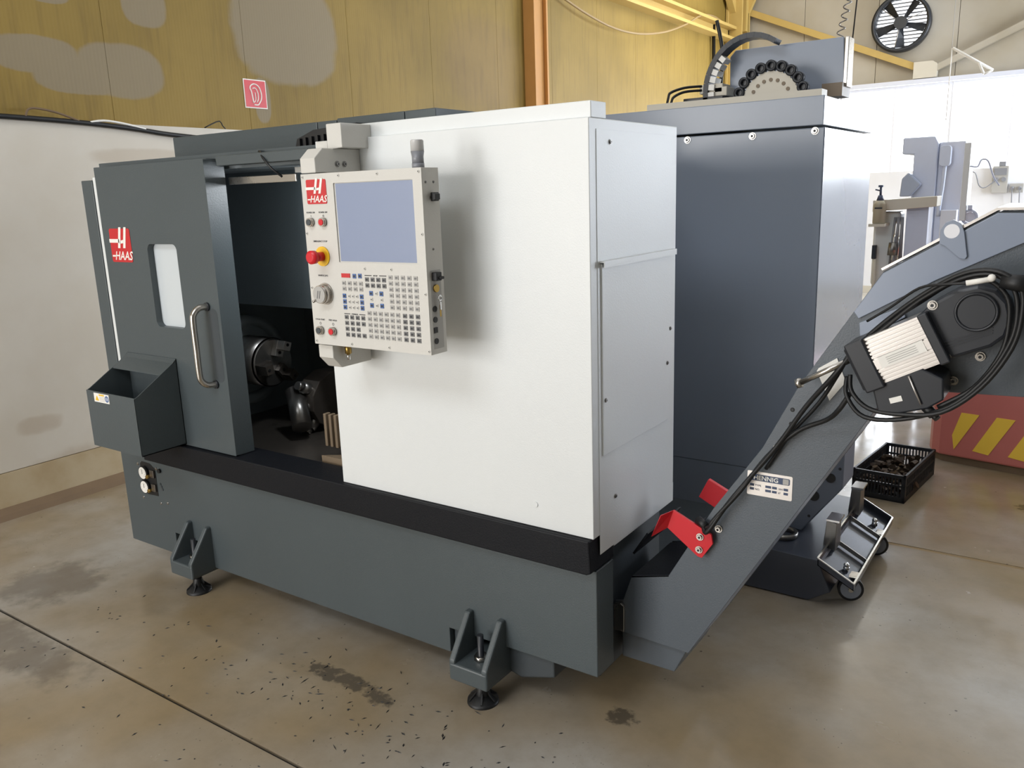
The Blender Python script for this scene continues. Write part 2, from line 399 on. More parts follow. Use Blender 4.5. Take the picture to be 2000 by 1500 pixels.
mb = MB(); mb.prism([(11.25, 3.98), (11.32, 4.1), (10.7, 4.7), (10.6, 4.6)], -3.70, -3.60, 'yz'); mb.prism([(11.2, 3.95), (11.32, 3.95), (12, 4.8), (11.5, 4.8)][:2]+[(11.32, 4.6), (11.2, 4.6)], -3.6, -3.5, 'yz')
mb.build('trim_8', ypaint, kind='structure')
mb = MB(); bar(mb, (-3.35, 4.66), (-3.62, 4.10), .11, 11.3, 11.38); bar(mb, (-4.1+.1, 4.75), (-3.66, 4.1), .09, 11.22, 11.3)
mb.build('trim_9', ypaint, kind='structure')

# ================================================================== LATHE
L = thing('turning_machine', (-1.27, .5, 0), 'dark grey and white lathe with open sliding door, standing on black levelling feet', 'lathe')
scs = bolt_mesh(.0055, .005, dsteel, 'screw')
scx = bolt_mesh_x(.0055, .004, dsteel, 'screw')
# base front
mb = MB()
mb.prism([(-2.53, .107), (-2.17, .107), (-2.17, .213), (-1.90, .205), (-1.90, .107), (-.583, .107), (-.583, .2), (0, .2), (0, .553), (-2.53, .553)], 0, .107)
base = mb.build('base_panel', grey, L, bevel=.003)
MB().box(-2.42, -.06, .12, .55, .14, .56).build('bed_casting', greyd, L, bevel=.01)
MB().box(-1.6, -.05, .556, 1.15, .10, .36).build('rear_base', greyd, L, bevel=.004)
MB().prism([(-2.28, .553), (-.015, .553), (0, .560), (-.006, .661), (-2.28, .661)], -.036, .112).build('sill', blacke, L, bevel=.004)
MB().box(-2.53, -2.445, .0, .9, .553, 1.776).build('side_panel', grey, L, bevel=.003)
MB().box(-2.437, -2.395, .0, .04, .60, 1.787).build('edge_trim', white, L, bevel=.002, label='narrow white vertical trim')
MB().box(-.30, -.05, .107, .556, .13, .66).build('base_end_panel', greyd, L, bevel=.003)
# roof, cowl
MB().box(-2.44, -1.03, .04, .40, 1.815, 1.845).build('roof', grey, L)
for a, b_ in ((-2.42, -1.462), (-1.458, -1.352), (-1.348, -1.002), (-.998, -.853)):
    MB().box(a, b_, .40, .70, 1.80, 1.968 if a > -1.4 else 1.963).build('cowl_panel', grey, L, bevel=.003)
MB().box(-2.42, -.9, .46, .70, 1.2, 1.80).build('rear_enclosure', grey, L)
MB().prism([(-1.585, 1.797), (-1.09, 1.797), (-1.09, 1.832), (-1.585, 1.832)], .0, .05).build('header_rail', grey, L, bevel=.002)
# door (window cut out, recessed pane)
mb = MB()
X0, X1, Z0, Z1 = -2.388, -1.640, .664, 1.826
wx0, wx1, wz0, wz1 = -2.072, -1.873, 1.168, 1.509
out = rrect(X0, X1, Z0, Z1, .004, 6); inn = rrect(wx0, wx1, wz0, wz1, .026, 6)
n = len(out)
vs = [(p[0], -.016, p[1]) for p in out]+[(p[0], -.016, p[1]) for p in inn]+[(p[0], .02, p[1]) for p in out]+[(p[0], .02, p[1]) for p in inn]
fs = []
for i in range(n):
    j = (i+1) % n
    fs += [(i, j, n+j, n+i), (2*n+i, 3*n+i, 3*n+j, 2*n+j), (i, 2*n+i, 2*n+j, j), (n+i, n+j, 3*n+j, 3*n+i)]
mb.add(vs, fs)
mb.box(-1.666, -1.6405, .0, .075, Z0, Z1)
door = mb.build('sliding_door', grey, L)
MB().prism(rrect(wx0-.004, wx1+.004, wz0-.004, wz1+.004, .028), .012, .019).build('window_pane', pane, door)
mb = MB(); mb.prism(rrect(wx0-.0005, wx1+.0005, wz0-.0005, wz1+.0005, .026), .0085, .0125); 
hp = [(-1.715, -.016, 1.268), (-1.722, -.05, 1.266), (-1.728, -.072, 1.245), (-1.729, -.078, 1.215), (-1.729, -.078, 1.11), (-1.729, -.078, 1.01), (-1.728, -.072, .978), (-1.722, -.05, .958), (-1.715, -.016, .955)]
mb = MB(); mb.tube(hp, .0125, 14, smooth=5); mb.cyl((-1.715, -.016, 1.268), (-1.715, -.024, 1.268), .017, m=1); mb.cyl((-1.715, -.016, .955), (-1.715, -.024, .955), .017, m=1)
mb.build('door_handle', [steel, blackp], door, label='brushed tubular steel grab handle')
mb = MB(); mb.prism(rrect(-1.712, -1.658, .965, 1.262, .027), -.0165, -.016); mb.build('handle_recess', greyd, door)
logo(door, -2.336, -2.184, 1.432, 1.572, -.016)
# parts bin
bx0, bx1 = -2.325, -1.968
yf, yb = -.222, -.017
mb = MB(); t = .004
prof = [(yf, .668), (yf, .910), (-.205, .918), (-.035, 1.022), (yb, 1.038), (yb, .668)]
mb.prism(prof, bx1-t, bx1, 'yz'); mb.prism(prof, bx0, bx0+t, 'yz')
mb.box(bx0, bx1, yf, yf+t, .668, .912); mb.box(bx0, bx1, yf, yb, .668, .672); mb.box(bx0, bx1, yb-.003, yb, .668, 1.038)
mb.prism([(-.095, .985), (-.035, 1.022), (yb, 1.038), (yb, 1.034), (-.035, 1.018), (-.095, .981)], bx0, bx1, 'yz')
binn = mb.build('parts_bin', [grey], L, bevel=.0015)
MB().box(bx0+.26, bx1-.005, -.02, -.0205+.003, .9, 1.02).build('bin_back_opening', white, binn)
mb = MB(); mb.box(-2.268, -2.155, yf-.001, yf, .868, .906)
mb.prism([(-2.258, .875), (-2.232, .875), (-2.245, .896)], yf-.002, yf-.001, m=1)
mb.prism([(-2.228, .897), (-2.190, .897), (-2.190, .903), (-2.228, .903)], yf-.002, yf-.001, m=1)
mb.ring((-2.171, yf-.001, .887), (0, -1, 0), .0135, .009, .001, m=2)
mb.prism([(-2.173, .879), (-2.169, .879), (-2.169, .895), (-2.173, .895)], yf-.002, yf-.001, m=2)
for k in range(4): mb.box(-2.226, -2.188, yf-.0015, yf-.001, .874+k*.0055, .8755+k*.0055, 3)
mb.build('warning_sticker', [printw, yel, blue, keyl], binn, label='small white sticker with yellow triangle and blue circle')
# gauge window and gauges
MB().prism([(-2.378, .512), (-2.362, .524), (-2.300, .522), (-2.262, .50), (-2.262, .372), (-2.340, .368), (-2.362, .375), (-2.378, .395)], -.0012, .0).build('gauge_opening', rubber, base)
for z in (.474, .407):
    mb = MB(); mb.cyl((-2.343, 0, z), (-2.343, -.016, z), .031, n=24, m=1); mb.cyl((-2.343, -.016, z), (-2.343, -.017, z), .028, n=24, m=0)
    mb.box(-2.3445, -2.3425, -.018, -.017, z-.004, z+.016, 1)
    for k in range(9):
        a = math.radians(-40+k*32.5); mb.box(-2.3435-math.cos(a)*.019-.001, -2.3435-math.cos(a)*.019+.001, -.0175, -.017, z+math.sin(a)*.019-.001, z+math.sin(a)*.019+.001, 1)
    mb.build('pressure_gauge', [printw, rubber], base, label='round white-faced pressure gauge')
    MB().cyl((-2.306, 0, z-.012), (-2.306, -.022, z-.012), .008, n=12).build('gauge_fitting', brass, base)
    MB().box(-2.30, -2.268, -.01, 0, z-.016, z+.02).build('regulator_block', oily, base, bevel=.003)
for p in ((-2.395, .506), (-2.252, .505), (-2.385, .345), (-2.249, .340), (-2.196, .35)):
    link('screw', bolt_mesh(.0055, .005, chrome, 'screw'), base, loc=(p[0], 0, p[1]))
MB().cyl((-2.225, 0, .50), (-2.225, -.01, .50), .010, n=14).build('knob', rubber, base)
mb = MB()
for k in range(3): mb.cyl((-2.235+k*.006, 0, .435-k*.012), (-2.235+k*.006, -.003, .435-k*.012), .006, n=10)
mb.build('port_plug', greyd, base)
# levelling brackets and feet
def bracket(cx, w_):
    mb = MB()
    x0, x1 = cx-w_/2, cx+w_/2; yF = -.115
    mb.box(x0+.001, x1-.001, yF-.001, .119, .094, .155)
    for xa in (x0, x1-.024):
        mb.prism([(yF, .10), (yF, .165), (-.02, .30), (.12, .30), (.12, .10)], xa, xa+.024, 'yz')
    mb.box(x0+.002, x1-.002, .09, .118, .101, .298)
    b_ = mb.build('levelling_bracket', grey, L, bevel=.006)
    mb = MB(); mb.cyl((cx+.005, -.045, .03), (cx+.005, -.045, .245), .011, n=16); mb.cyl((cx+.005, -.045, .155), (cx+.005, -.045, .172), .024, n=6, m=1)
    mb.build('levelling_screw', [blackp, steel], b_)
    mb = MB(); mb.cyl((cx+.005, -.045, 0), (cx+.005, -.045, .012), .054, .052, n=32); mb.cyl((cx+.005, -.045, .012), (cx+.005, -.045, .03), .052, .026, n=32); mb.cyl((cx+.005, -.045, .03), (cx+.005, -.045, .062), .026, .018, n=20)
    for k in range(6):
        a = k*PI/3; d = Vector((math.cos(a), math.sin(a), 0)); q = Vector((-d.y, d.x, 0))*.003; c0 = Vector((cx+.005, -.045, 0))
        mb.hexa([c0+d*.015-q+Vector((0, 0, .01)), c0+d*.05-q+Vector((0, 0, .01)), c0+d*.015+q+Vector((0, 0, .01)), c0+d*.05+q+Vector((0, 0, .01)),
                 c0+d*.015-q+Vector((0, 0, .05)), c0+d*.05-q+Vector((0, 0, .017)), c0+d*.015+q+Vector((0, 0, .05)), c0+d*.05+q+Vector((0, 0, .017))])
    mb.build('levelling_foot', rubber, L, bevel=.001, label='round black ribbed levelling pad')
bracket(-.42, .155); bracket(-1.975, .155)
MB().prism([(-.345, .19), (-.345, .10), (-.30, .09), (-.17, .13), (-.17, .2)], .02, .10).build('cast_foot_wing', greyd, L, bevel=.006)
MB().box(-.58, -.5, .02, .2, .10, .22).build('cast_lug', greyd, L, bevel=.006)

# cavity
mb = MB()
mb.box(-2.36, -.5, 1.02, 1.04, .55, 1.82); mb.box(-2.36, -2.34, .1, 1.02, .55, 1.82)
mb.box(-2.36, -.5, .1, 1.02, 1.79, 1.81); mb.box(-.52, -.5, .1, 1.02, .55, 1.82)
mb.build('cavity_lining', inner, L)
MB().box(-2.36, -.5, .112, 1.02, .56, .60).build('cavity_floor', oily, L)
MB().box(-1.635, -1.255, .085, .092, 1.729, 1.757).build('guard_rail', steel, L, bevel=.002)
for x, z0, z1 in ((-1.86, 1.33, 1.50), (-1.80, .95, 1.15)):
    for k in range(5): MB().box(x+k*.022, x+.012+k*.022, 1.012, 1.02, z0, z1).build('vent_slot', blacke, L)
mb = MB(); mb.box(-1.5, -1.15, .30, .36, 1.770, 1.79); mb.build('cavity_fill_panel', printw, L)  # made-up panel above the cavity fill light
wl_ = bpy.data.lights.new('cavity_fill', 'AREA'); wl_.shape = 'RECTANGLE'; wl_.size = .3; wl_.size_y = .05; wl_.energy = 9; wl_.color = (.9, .95, 1)  # fill light added to lift the dark cavity
wo_ = bpy.data.objects.new('cavity_fill', wl_); COL.objects.link(wo_); wo_.location = (-1.32, .33, 1.765); wo_.rotation_euler = (0, .5, 0)
# spindle nose and chuck (axis along x)
cy, cz = .52, .918
mb = MB(); mb.ring((-2.30, cy, cz), (1, 0, 0), .215, .165, .12, 40); mb.cyl((-2.34, cy, cz), (-2.2, cy, cz), .165, n=36)
mb.build('spindle_cowl', inner, L)
mb = MB(); mb.tube([(-2.18, cy-.20, cz+.20), (-2.17, cy-.235, cz+.08), (-2.16, cy-.23, cz-.06), (-2.15, cy-.17, cz-.18)], .014, 8)
mb.build('coolant_pipe', greyd, L)
mb = MB(); mb.cyl((-2.2, cy, cz), (-2.03, cy, cz), .118, n=40, m=0); mb.cyl((-2.03, cy, cz), (-2.018, cy, cz), .118, .108, n=40)
chuck = mb.build('chuck', dsteel, L, label='round steel chuck facing right')
for k, a in enumerate((70, 190, 310)):
    a = math.radians(a); d = Vector((0, math.cos(a), math.sin(a))); q = Vector((0, -d.z, d.y)); c0 = Vector((-2.018, cy, cz)); ex = Vector((1, 0, 0))
    mb = MB()
    for (r0, r1, h, w_) in ((.03, .105, .030, .024), (.062, .105, .075, .022)):
        mb.hexa([c0+d*r+q*s*w_+ex*hh for hh in (0, h) for s in (-1, 1) for r in (r0, r1)])
    for r in (.05, .09): mb.cyl(c0+d*r+ex*(.031 if r < .06 else .076), c0+d*r+ex*(.034 if r < .06 else .078), .008, n=10, m=1)
    mb.build('chuck_jaw', [alu if k == 0 else oily, rubber], chuck, bevel=.002)
# turret with tool holders
mb = MB(); tp = [(.46+.19*math.cos(i*PI/6+.2), .68+.17*math.sin(i*PI/6+.2)) for i in range(12)]
tp = [(.66+.16*math.cos(i*PI/6+.2), .74+.14*math.sin(i*PI/6+.2)) for i in range(12)]
mb.prism(tp, -1.86, -1.75, 'yz'); tur = mb.build('turret', oily, L, bevel=.004)
for k in range(5):
    a = math.radians(150+k*36); d = Vector((0, math.cos(a)*.9, math.sin(a)*.8)); c0 = Vector((-1.80, .66, .74))
    mb = MB(); mb.cyl(c0+d*.13, c0+d*.22, .028, n=16); mb.cyl(c0+d*.22, c0+d*.25, .020, n=16); mb.cyl(c0+d*.16+Vector((.02, 0, 0)), c0+d*.16+Vector((.034, 0, 0)), .007, n=8, m=1)
    mb.build('tool_holder', [dsteel, chrome], tur)
MB().cyl((-1.86, .5, .80), (-1.74, .42, .66), .045, n=20).build('boring_bar_holder', dsteel, tur)
# tailstock, way cover
mb = MB(); mb.prism([(.35, .60), (.35, .80), (.50, .98), (.9, .98), (.9, .60)], -1.40, -1.16, 'yz'); mb.build('tailstock', tan, L, bevel=.006)
mb = MB()
for k in range(3): mb.box(-1.43+k*.03, -1.415+k*.03, .27, .30, .66, .80)
mb.build('tailstock_pipes', tan, L, bevel=.003)
MB().prism([(.13, .60), (.13, .68), (.42, .60)], -1.30, -1.0, 'yz').build('chip_tray', tan, L)
# black louvred lamp over the opening, cable
mb = MB(); mb.prism([(-1.375, 1.846), (-1.36, 1.885), (-1.27, 1.912), (-1.05, 1.922), (-1.05, 1.846)], .2, .32)
for k in range(9): mb.box(-1.345+k*.032, -1.333+k*.032, .188, .2, 1.846, 1.885+.002*k)
mb.box(-1.40, -1.05, .17, .32, 1.846, 1.855)
mb.build('louvred_vent_hood', rubber, L, label='black ribbed hood above the opening')
MB().tube([(-1.60, .30, 1.85), (-1.46, .10, 1.838), (-1.37, .03, 1.838), (-1.315, -.004, 1.812), (-1.275, -.004, 1.775), (-1.25, .02, 1.745)], .004, 6).build('loose_cable', rubber, L)
MB().cyl((-1.25, .395, 1.862), (-1.25, .40, 1.862), .01, n=12).build('plug', rubber, L)

# white cabinet
mb = MB(); mb.box(-1.032, -.0, -.016, .556, .662, 1.8495)
cab = mb.build('cabinet', white, L, bevel=.002)
mb = MB(); mb.box(-.02, .0, .113, .556, .594, .662); mb.build('cabinet_side_skirt', white, L)
MB().box(-.845, -.002, .0, .085, 1.85, 1.893).build('cabinet_cap', white, L, bevel=.002)
MB().box(0, .0015, .022, .545, .60, 1.822).build('side_sheet', white, L, bevel=.0006)
ap = MB().box(.0015, .006, .040, .498, .905, 1.462).build('access_panel', white, L, bevel=.001)
mb = MB(); mb.prism([(.0015, 1.462), (.016, 1.462), (.016, 1.486), (.013, 1.486), (.013, 1.467), (.0015, 1.467)], .032, .522); 
mb = MB(); mb.v = []; mb.f = []; mb.m = []; mb.sm = []
pr = [(.0015, 1.470), (.018, 1.470), (.018, 1.452), (.015, 1.452), (.015, 1.466), (.0015, 1.466)]
vv = [(x, .034, z) for x, z in pr]+[(x, .525, z) for x, z in pr]; nn = 6
mb.add(vv, [tuple(range(nn)), tuple(range(2*nn-1, nn-1, -1))]+[(i, i+nn, (i+1) % nn+nn, (i+1) % nn) for i in range(nn)])
mb.build('finger_rail', white, ap)
for y, z in ((.055, 1.07), (.485, 1.10), (.515, 1.21), (.10, 1.79), (.12, .755)):
    link('screw', scx, L if z > 1.5 or z < .8 or y > .5 else ap, loc=(.002 if z > 1.5 or z < .8 or y > .5 else .006, y, z))
mb = MB(); mb.cyl((-.20, -.016, .735), (-.20, -.0185, .735), .009, n=14); mb.build('hole_plug', white, cab)

# pendant arm
mb = MB()
mb.prism([(-.897, 1.742), (-.832, 1.742), (-.832, 1.785), (-.802, 1.815), (-.858, 1.815), (-.897, 1.788)], -.21, -.14)
mb.box(-.865, -.832, -.15, -.017, 1.742, 1.815)
mb.hexa([(-.897, -.21, 1.742), (-.832, -.21, 1.742), (-.865, -.017, 1.742), (-.832, -.017, 1.742), (-.897, -.21, 1.786), (-.832, -.21, 1.786), (-.865, -.017, 1.815), (-.832, -.017, 1.815)])
arm = MB()
arm.hexa([(-.897, -.21, 1.742), (-.832, -.21, 1.742), (-.897, -.017, 1.742), (-.832, -.017, 1.742), (-.897, -.21, 1.785), (-.832, -.21, 1.785), (-.897, -.017, 1.785), (-.832, -.017, 1.785)])
arm.hexa([(-.897, -.21, 1.785), (-.832, -.21, 1.785), (-.897, -.017, 1.785), (-.832, -.017, 1.785), (-.897, -.175, 1.815), (-.832, -.175, 1.815), (-.897, -.017, 1.815), (-.832, -.017, 1.815)])
arm.box(-.857, -.793, -.13, -.0, 1.815, 1.888); arm.box(-.907, -.857, -.13, -.02, 1.815, 1.838)
armo = arm.build('pendant_arm', whiter, L, bevel=.003)
for y in (-.118, -.088): link('screw', bolt_mesh_x(.0075, .006, dsteel, 'screw'), armo, loc=(-.832, y, 1.768))
mb = MB()
mb.hexa([(-.897, -.20, 1.170), (-.832, -.20, 1.170), (-.897, -.03, 1.170), (-.832, -.03, 1.170), (-.897, -.20, 1.21), (-.832, -.20, 1.21), (-.897, -.03, 1.21), (-.832, -.03, 1.21)])
mb.hexa([(-.897, -.165, 1.133), (-.832, -.165, 1.133), (-.897, -.03, 1.133), (-.832, -.03, 1.133), (-.897, -.20, 1.170), (-.832, -.20, 1.170), (-.897, -.03, 1.170), (-.832, -.03, 1.170)])
lowb = mb.build('pendant_lower_arm', whiter, L, bevel=.003)
mb = MB(); mb.cyl((-.815, -.15, 1.178), (-.815, -.15, 1.205), .011, n=6); mb.cyl((-.815, -.15, 1.158), (-.815, -.15, 1.178), .006, n=12, m=1)
mb.build('grease_fitting', [brass, chrome], lowb)
# pendant
PX0, PX1, PZ0, PZ1, PF = -.888, -.408, 1.217, 1.739, -.22
mb = MB(); mb.box(PX0, PX1, PF+.004, -.147, PZ0, PZ1)
mb.box(PX1-.001, PX1+.0005, -.206, -.160, 1.232, 1.458, 1)
P = mb.build('control_pendant', [whiter, keyl], L, bevel=.002, label='white control pendant with grey screen and keypad')
# face plate with screen cut-out
out = rrect(PX0, PX1, PZ0, PZ1, .002, 4); inn = rrect(-.751, -.441, 1.476, 1.709, .003, 4); n = len(out)
vs = [(p[0], PF, p[1]) for p in out]+[(p[0], PF, p[1]) for p in inn]+[(p[0], PF+.004, p[1]) for p in out]+[(p[0], PF+.004, p[1]) for p in inn]
fs = []
for i in range(n):
    j = (i+1) % n
    fs += [(i, j, n+j, n+i), (2*n+i, 3*n+i, 3*n+j, 2*n+j), (i, 2*n+i, 2*n+j, j), (n+i, n+j, 3*n+j, 3*n+i)]
mb = MB(); mb.add(vs, fs); mb.build('face_plate', whiter, P)
MB().box(-.7515, -.4405, PF+.0042, PF+.0050, 1.4755, 1.7095).build('screen_bezel', rubber, P)
MB().box(-.745, -.4425, PF+.0026, PF+.0044, 1.4795, 1.707).build('screen', scr, P)
logo(P, -.866, -.781, 1.650, 1.722, PF)
ft = PF-.0002
for t_, x, z, sz in (('POWER ON', -.857, 1.6225, .0068), ('POWER OFF', -.803, 1.6225, .0068), ('I', -.857, 1.6115, .009), ('O', -.803, 1.6115, .009),
                     ('EMERGENCY STOP', -.825, 1.536, .0072), ('HANDLE JOG', -.826, 1.432, .0072), ('CYCLE START', -.855, 1.294, .0068), ('FEED HOLD', -.799, 1.294, .0068),
                     ('SETUP', -.6055, 1.437, .006), ('OVERRIDES', -.702, 1.3185, .0055)):
    mb = MB(); text_mb(mb, t_, x, ft, z, sz, 0, bold=.0001, align='CENTER'); mb.build('lettering', printk, P)
for x in (-.855, -.799): mb = MB(); mb.ring((x, PF, 1.284), (0, -1, 0), .004, .003, .0006); mb.build('ring_mark', printk, P)
for (a, b_, z) in ((-.649, -.621, 1.4395), (-.590, -.562, 1.4395), (-.746, -.721, 1.3205), (-.683, -.658, 1.3205)): MB().box(a, b_, PF-.0005, PF, z-.0012, z+.0012).build('black_bar', printk, P)
for x, z, m_ in ((-.857, 1.596, printk), (-.803, 1.596, redp), (-.855, 1.262, printk), (-.799, 1.262, redp)):
    mb = MB(); mb.cyl((x, PF, z), (x, PF-.012, z), .0135, n=24); mb.cyl((x, PF-.012, z), (x, PF-.014, z), .0095, n=20, m=1)
    mb.build('push_button', [steel, m_ if m_ is redp else greyd], P, label='red round push button' if m_ is redp else 'dark round push button')
mb = MB(); mb.cyl((-.819, PF, 1.493), (-.819, PF-.004, 1.493), .030, n=32); mb.cyl((-.819, PF-.004, 1.493), (-.819, PF-.034, 1.493), .014, n=24, m=1); mb.cyl((-.819, PF-.034, 1.493), (-.819, PF-.050, 1.493), .020, .0205, n=24, m=1); mb.cyl((-.819, PF-.050, 1.493), (-.819, PF-.056, 1.493), .0205, .014, n=24, m=1)
mb.build('emergency_stop_button', [yel, redp], P, label='red mushroom button on yellow ring')
mb = MB(); mb.cyl((-.821, PF, 1.378), (-.821, PF-.006, 1.378), .034, .033, n=36); mb.cyl((-.821, PF-.006, 1.378), (-.821, PF-.026, 1.378), .030, .028, n=36); mb.cyl((-.821, PF-.026, 1.378), (-.821, PF-.028, 1.378), .025, n=36, m=1)
mb.cyl((-.838, PF-.026, 1.360), (-.842, PF-.036, 1.356), .004, n=10)
for du in (0, .009): mb.prism([(-.826+du, 1.390), (-.822+du, 1.390), (-.828+du, 1.366), (-.832+du, 1.366)], PF-.0285, PF-.028, m=2)
mb.build('jog_wheel', [steel, keyl, keyd], P, label='round silver handwheel')
def keymesh(w_, h_, body, legend):
    mb = MB(); mb.box(-w_/2, w_/2, -.0018, 0, -h_/2, h_/2, 0)
    if legend is not None: mb.box(-w_*.30, w_*.30, -.0022, -.0018, -h_*.26, h_*.20, 1)
    return mb.mesh('key', [body, legend or body])
KM = {'l': keymesh(.0145, .0125, keyl, keyd), 'd': keymesh(.0145, .0125, keyd, printk), 'b': keymesh(.0135, .0135, blue, printk), 'r': keymesh(.036, .0125, logored, None), 'a': keymesh(.009, .009, whiter, keyd)}
def key(k, x, z): link('key', KM[k], P, loc=(x, PF, z))
def grid(k, c0, c1, nc, nr, skip=()):
    for r in range(nr):
        for c_ in range(nc):
            if (c_, r) in skip: continue
            key(k, c0[0]+(c1[0]-c0[0])*c_/max(1, nc-1), c0[1]+(c1[1]-c0[1])*r/max(1, nr-1))
key('r', -.727, 1.437); key('b', -.691, 1.436); key('b', -.668, 1.437)
grid('d', (-.640, 1.4275), (-.572, 1.410), 4, 2)
grid('l', (-.737, 1.414), (-.667, 1.397), 4, 2)
grid('b', (-.739, 1.375), (-.667, 1.3405), 2, 3)
grid('a', (-.719, 1.375), (-.687, 1.3405), 3, 3)
grid('b', (-.627, 1.387), (-.586, 1.351), 2, 2)
for x, z in ((-.6065, 1.387), (-.6065, 1.351), (-.627, 1.369), (-.586, 1.369)): key('a', x, z)
grid('l', (-.546, 1.436), (-.450, 1.3485), 5, 6)
grid('d', (-.737, 1.310), (-.667, 1.256), 4, 4, skip=((3, 2),))
grid('l', (-.640, 1.327), (-.526, 1.2565), 6, 5)
grid('d', (-.499, 1.326), (-.450, 1.2565), 3, 5)
ps = bolt_mesh(.004, .002, whiter, 'screw')
for x, z in ((-.646, 1.459), (-.541, 1.459), (-.417, 1.392), (-.879, 1.227), (-.724, 1.227), (-.569, 1.228), (-.415, 1.228), (-.880, 1.395), (-.880, 1.730), (-.727, 1.730), (-.572, 1.729), (-.418, 1.729), (-.417, 1.559), (-.881, 1.562)):
    link('screw', ps, P, loc=(x, PF, z))
mb = MB(); mb.cyl((-.447, -.185, 1.739), (-.447, -.185, 1.752), .0175, n=24, m=0); mb.cyl((-.447, -.185, 1.752), (-.447, -.185, 1.770), .0165, n=24, m=1); mb.cyl((-.447, -.185, 1.770), (-.447, -.185, 1.784), .0165, .019, n=24, m=0); mb.cyl((-.447, -.185, 1.784), (-.447, -.185, 1.812), .0185, n=24, m=2); mb.cyl((-.447, -.185, 1.812), (-.447, -.185, 1.815), .0185, .015, n=24, m=2)
mb.build('signal_beacon', [greyp, greyp, clear], P, label='short grey signal light with clear top')
mb = MB(); mb.box(PX1, PX1+.016, -.186, -.168, 1.648, 1.672); mb.prism([(PX1+.010, 1.672), (PX1+.022, 1.668), (PX1+.022, 1.652), (PX1+.010, 1.648)], -.192, -.170)
mb.build('side_hook', rubber, P, bevel=.002, label='black plastic cable hook')
mb = MB(); mb.box(PX1, PX1+.018, -.200, -.176, 1.428, 1.452); mb.box(PX1+.010, PX1+.024, -.19, -.172, 1.432, 1.440)
mb.build('usb_cap', rubber, P, bevel=.002)
mb = MB(); mb.cyl((PX1, -.186, 1.406), (PX1+.006, -.186, 1.406), .011, n=16, m=0)
mb.build('key_switch', brass, P)
mb = MB(); mb.ring((PX1+.012, -.182, 1.378), (1, 0, 0), .010, .004, .002); mb.box(PX1+.012, PX1+.014, -.185, -.179, 1.345, 1.370); mb.box(PX1+.010, PX1+.011, -.184, -.178, 1.325, 1.360, 1)
mb.build('hanging_keys', [chrome, brass], P, label='small silver key with brass key')
for z in (1.348, 1.317, 1.255): MB().cyl((PX1, -.195, z), (PX1+.003, -.195, z), .0085, n=16).build('port', rubber, P)
MB().box(PX1, PX1+.003, -.203, -.188, 1.279, 1.295).build('port', rubber, P)
for y, z in ((-.204, 1.70), (-.170, 1.70), (-.186, 1.659), (-.186, 1.516)): link('screw', bolt_mesh_x(.003, .002, dsteel, 'screw'), P, loc=(PX1, y, z))
sc_c = link('screw', scs, cab, loc=(-.9, -.016, .70)); bpy.data.objects.remove(sc_c)

# ================================================================== CHIP CONVEYOR
K = thing('chip_conveyor', (.1, .36, 0), 'grey inclined chip conveyor with silver finned motor, rising beside the white cabinet', 'conveyor')
plate = [(-.043, .255), (.211, .247), (.714, 1.107), (.842, 1.155), (1.30, 1.17), (1.30, 1.585), (.935, 1.585), (.702, 1.444), (.510, 1.133), (.419, .947), (.283, .743), (.143, .493), (.017, .460), (-.014, .368), (-.042, .360)]
mb = MB(); mb.prism(plate, .2, .206); mb.build('near_side_plate', conv, K, bevel=.0015)
mb = MB(); mb.prism(plate, .516, .522); mb.build('far_side_plate', conv, K, bevel=.0015)
mb = MB()
# body between plates: lower belly and cover, leaving the intake hopper open
mb.prism([(-.043, .257), (.211, .249), (.714, 1.109), (.842, 1.157), (1.30, 1.172), (1.30, 1.18), (.83, 1.175), (.69, 1.12), (.20, .275), (-.043, .275)], .206, .516)
mb.prism([(1.30, 1.583), (.936, 1.583), (.704, 1.442), (.512, 1.131), (.421, .945), (.27, .72), (.28, .70), (.43, .93), (.53, 1.13), (.715, 1.43), (.94, 1.57), (1.30, 1.57)], .206, .516)
mb.prism([(.18, .30), (.22, .30), (.30, .70), (.27, .72)], .206, .516)
mb.build('trough', convl, K)
mb = MB(); mb.prism([(.700, 1.447), (.935, 1.588), (1.30, 1.588), (1.30, 1.594), (.933, 1.594), (.697, 1.452)], .192, .53); mb.build('top_flange', alu, K)
# upper cover plate overlapping
mb = MB(); mb.prism([(.652, 1.325), (.821, 1.427), (1.30, 1.66-.0), (1.30, 1.585), (.935, 1.582), (.702, 1.440), (.645, 1.345)][:2]+[(.991, 1.515), (1.12, 1.578), (.935, 1.582), (.702, 1.440), (.640, 1.342)], .192, .2)
mb.build('cover_plate', convl, K, bevel=.0015)
mb = MB(); mb.prism([(.66, 1.27), (.76, 1.335), (.752, 1.36), (.655, 1.315)], .19, .2); mb.build('guard_tab', convl, K, bevel=.001)
mb = MB(); mb.box(.99, 1.30, .185, .2, 1.37, 1.40); mb.build('slot_rail', greyd, K)
# bottom pan
mb = MB(); mb.prism([(-.03, .15), (.155, .15), (.20, .245), (-.03, .254)], .225, .50); mb.build('base_pan', conv, K, bevel=.003)
mb = MB(); mb.prism([(-.042, .262), (-.006, .262), (-.006, .352), (-.018, .360), (-.042, .352)], .188, .2); mb.build('mounting_tab', steel, K, bevel=.001)
# hopper lip
mb = MB(); mb.prism([(.017, .460), (.143, .493), (.143, .489), (.017, .455)], .2, .5)
mb.prism([(.0, .52), (.05, .60), (.055, .597), (.006, .516)], .24, .5)
mb.build('hopper_lip', blacke, K)
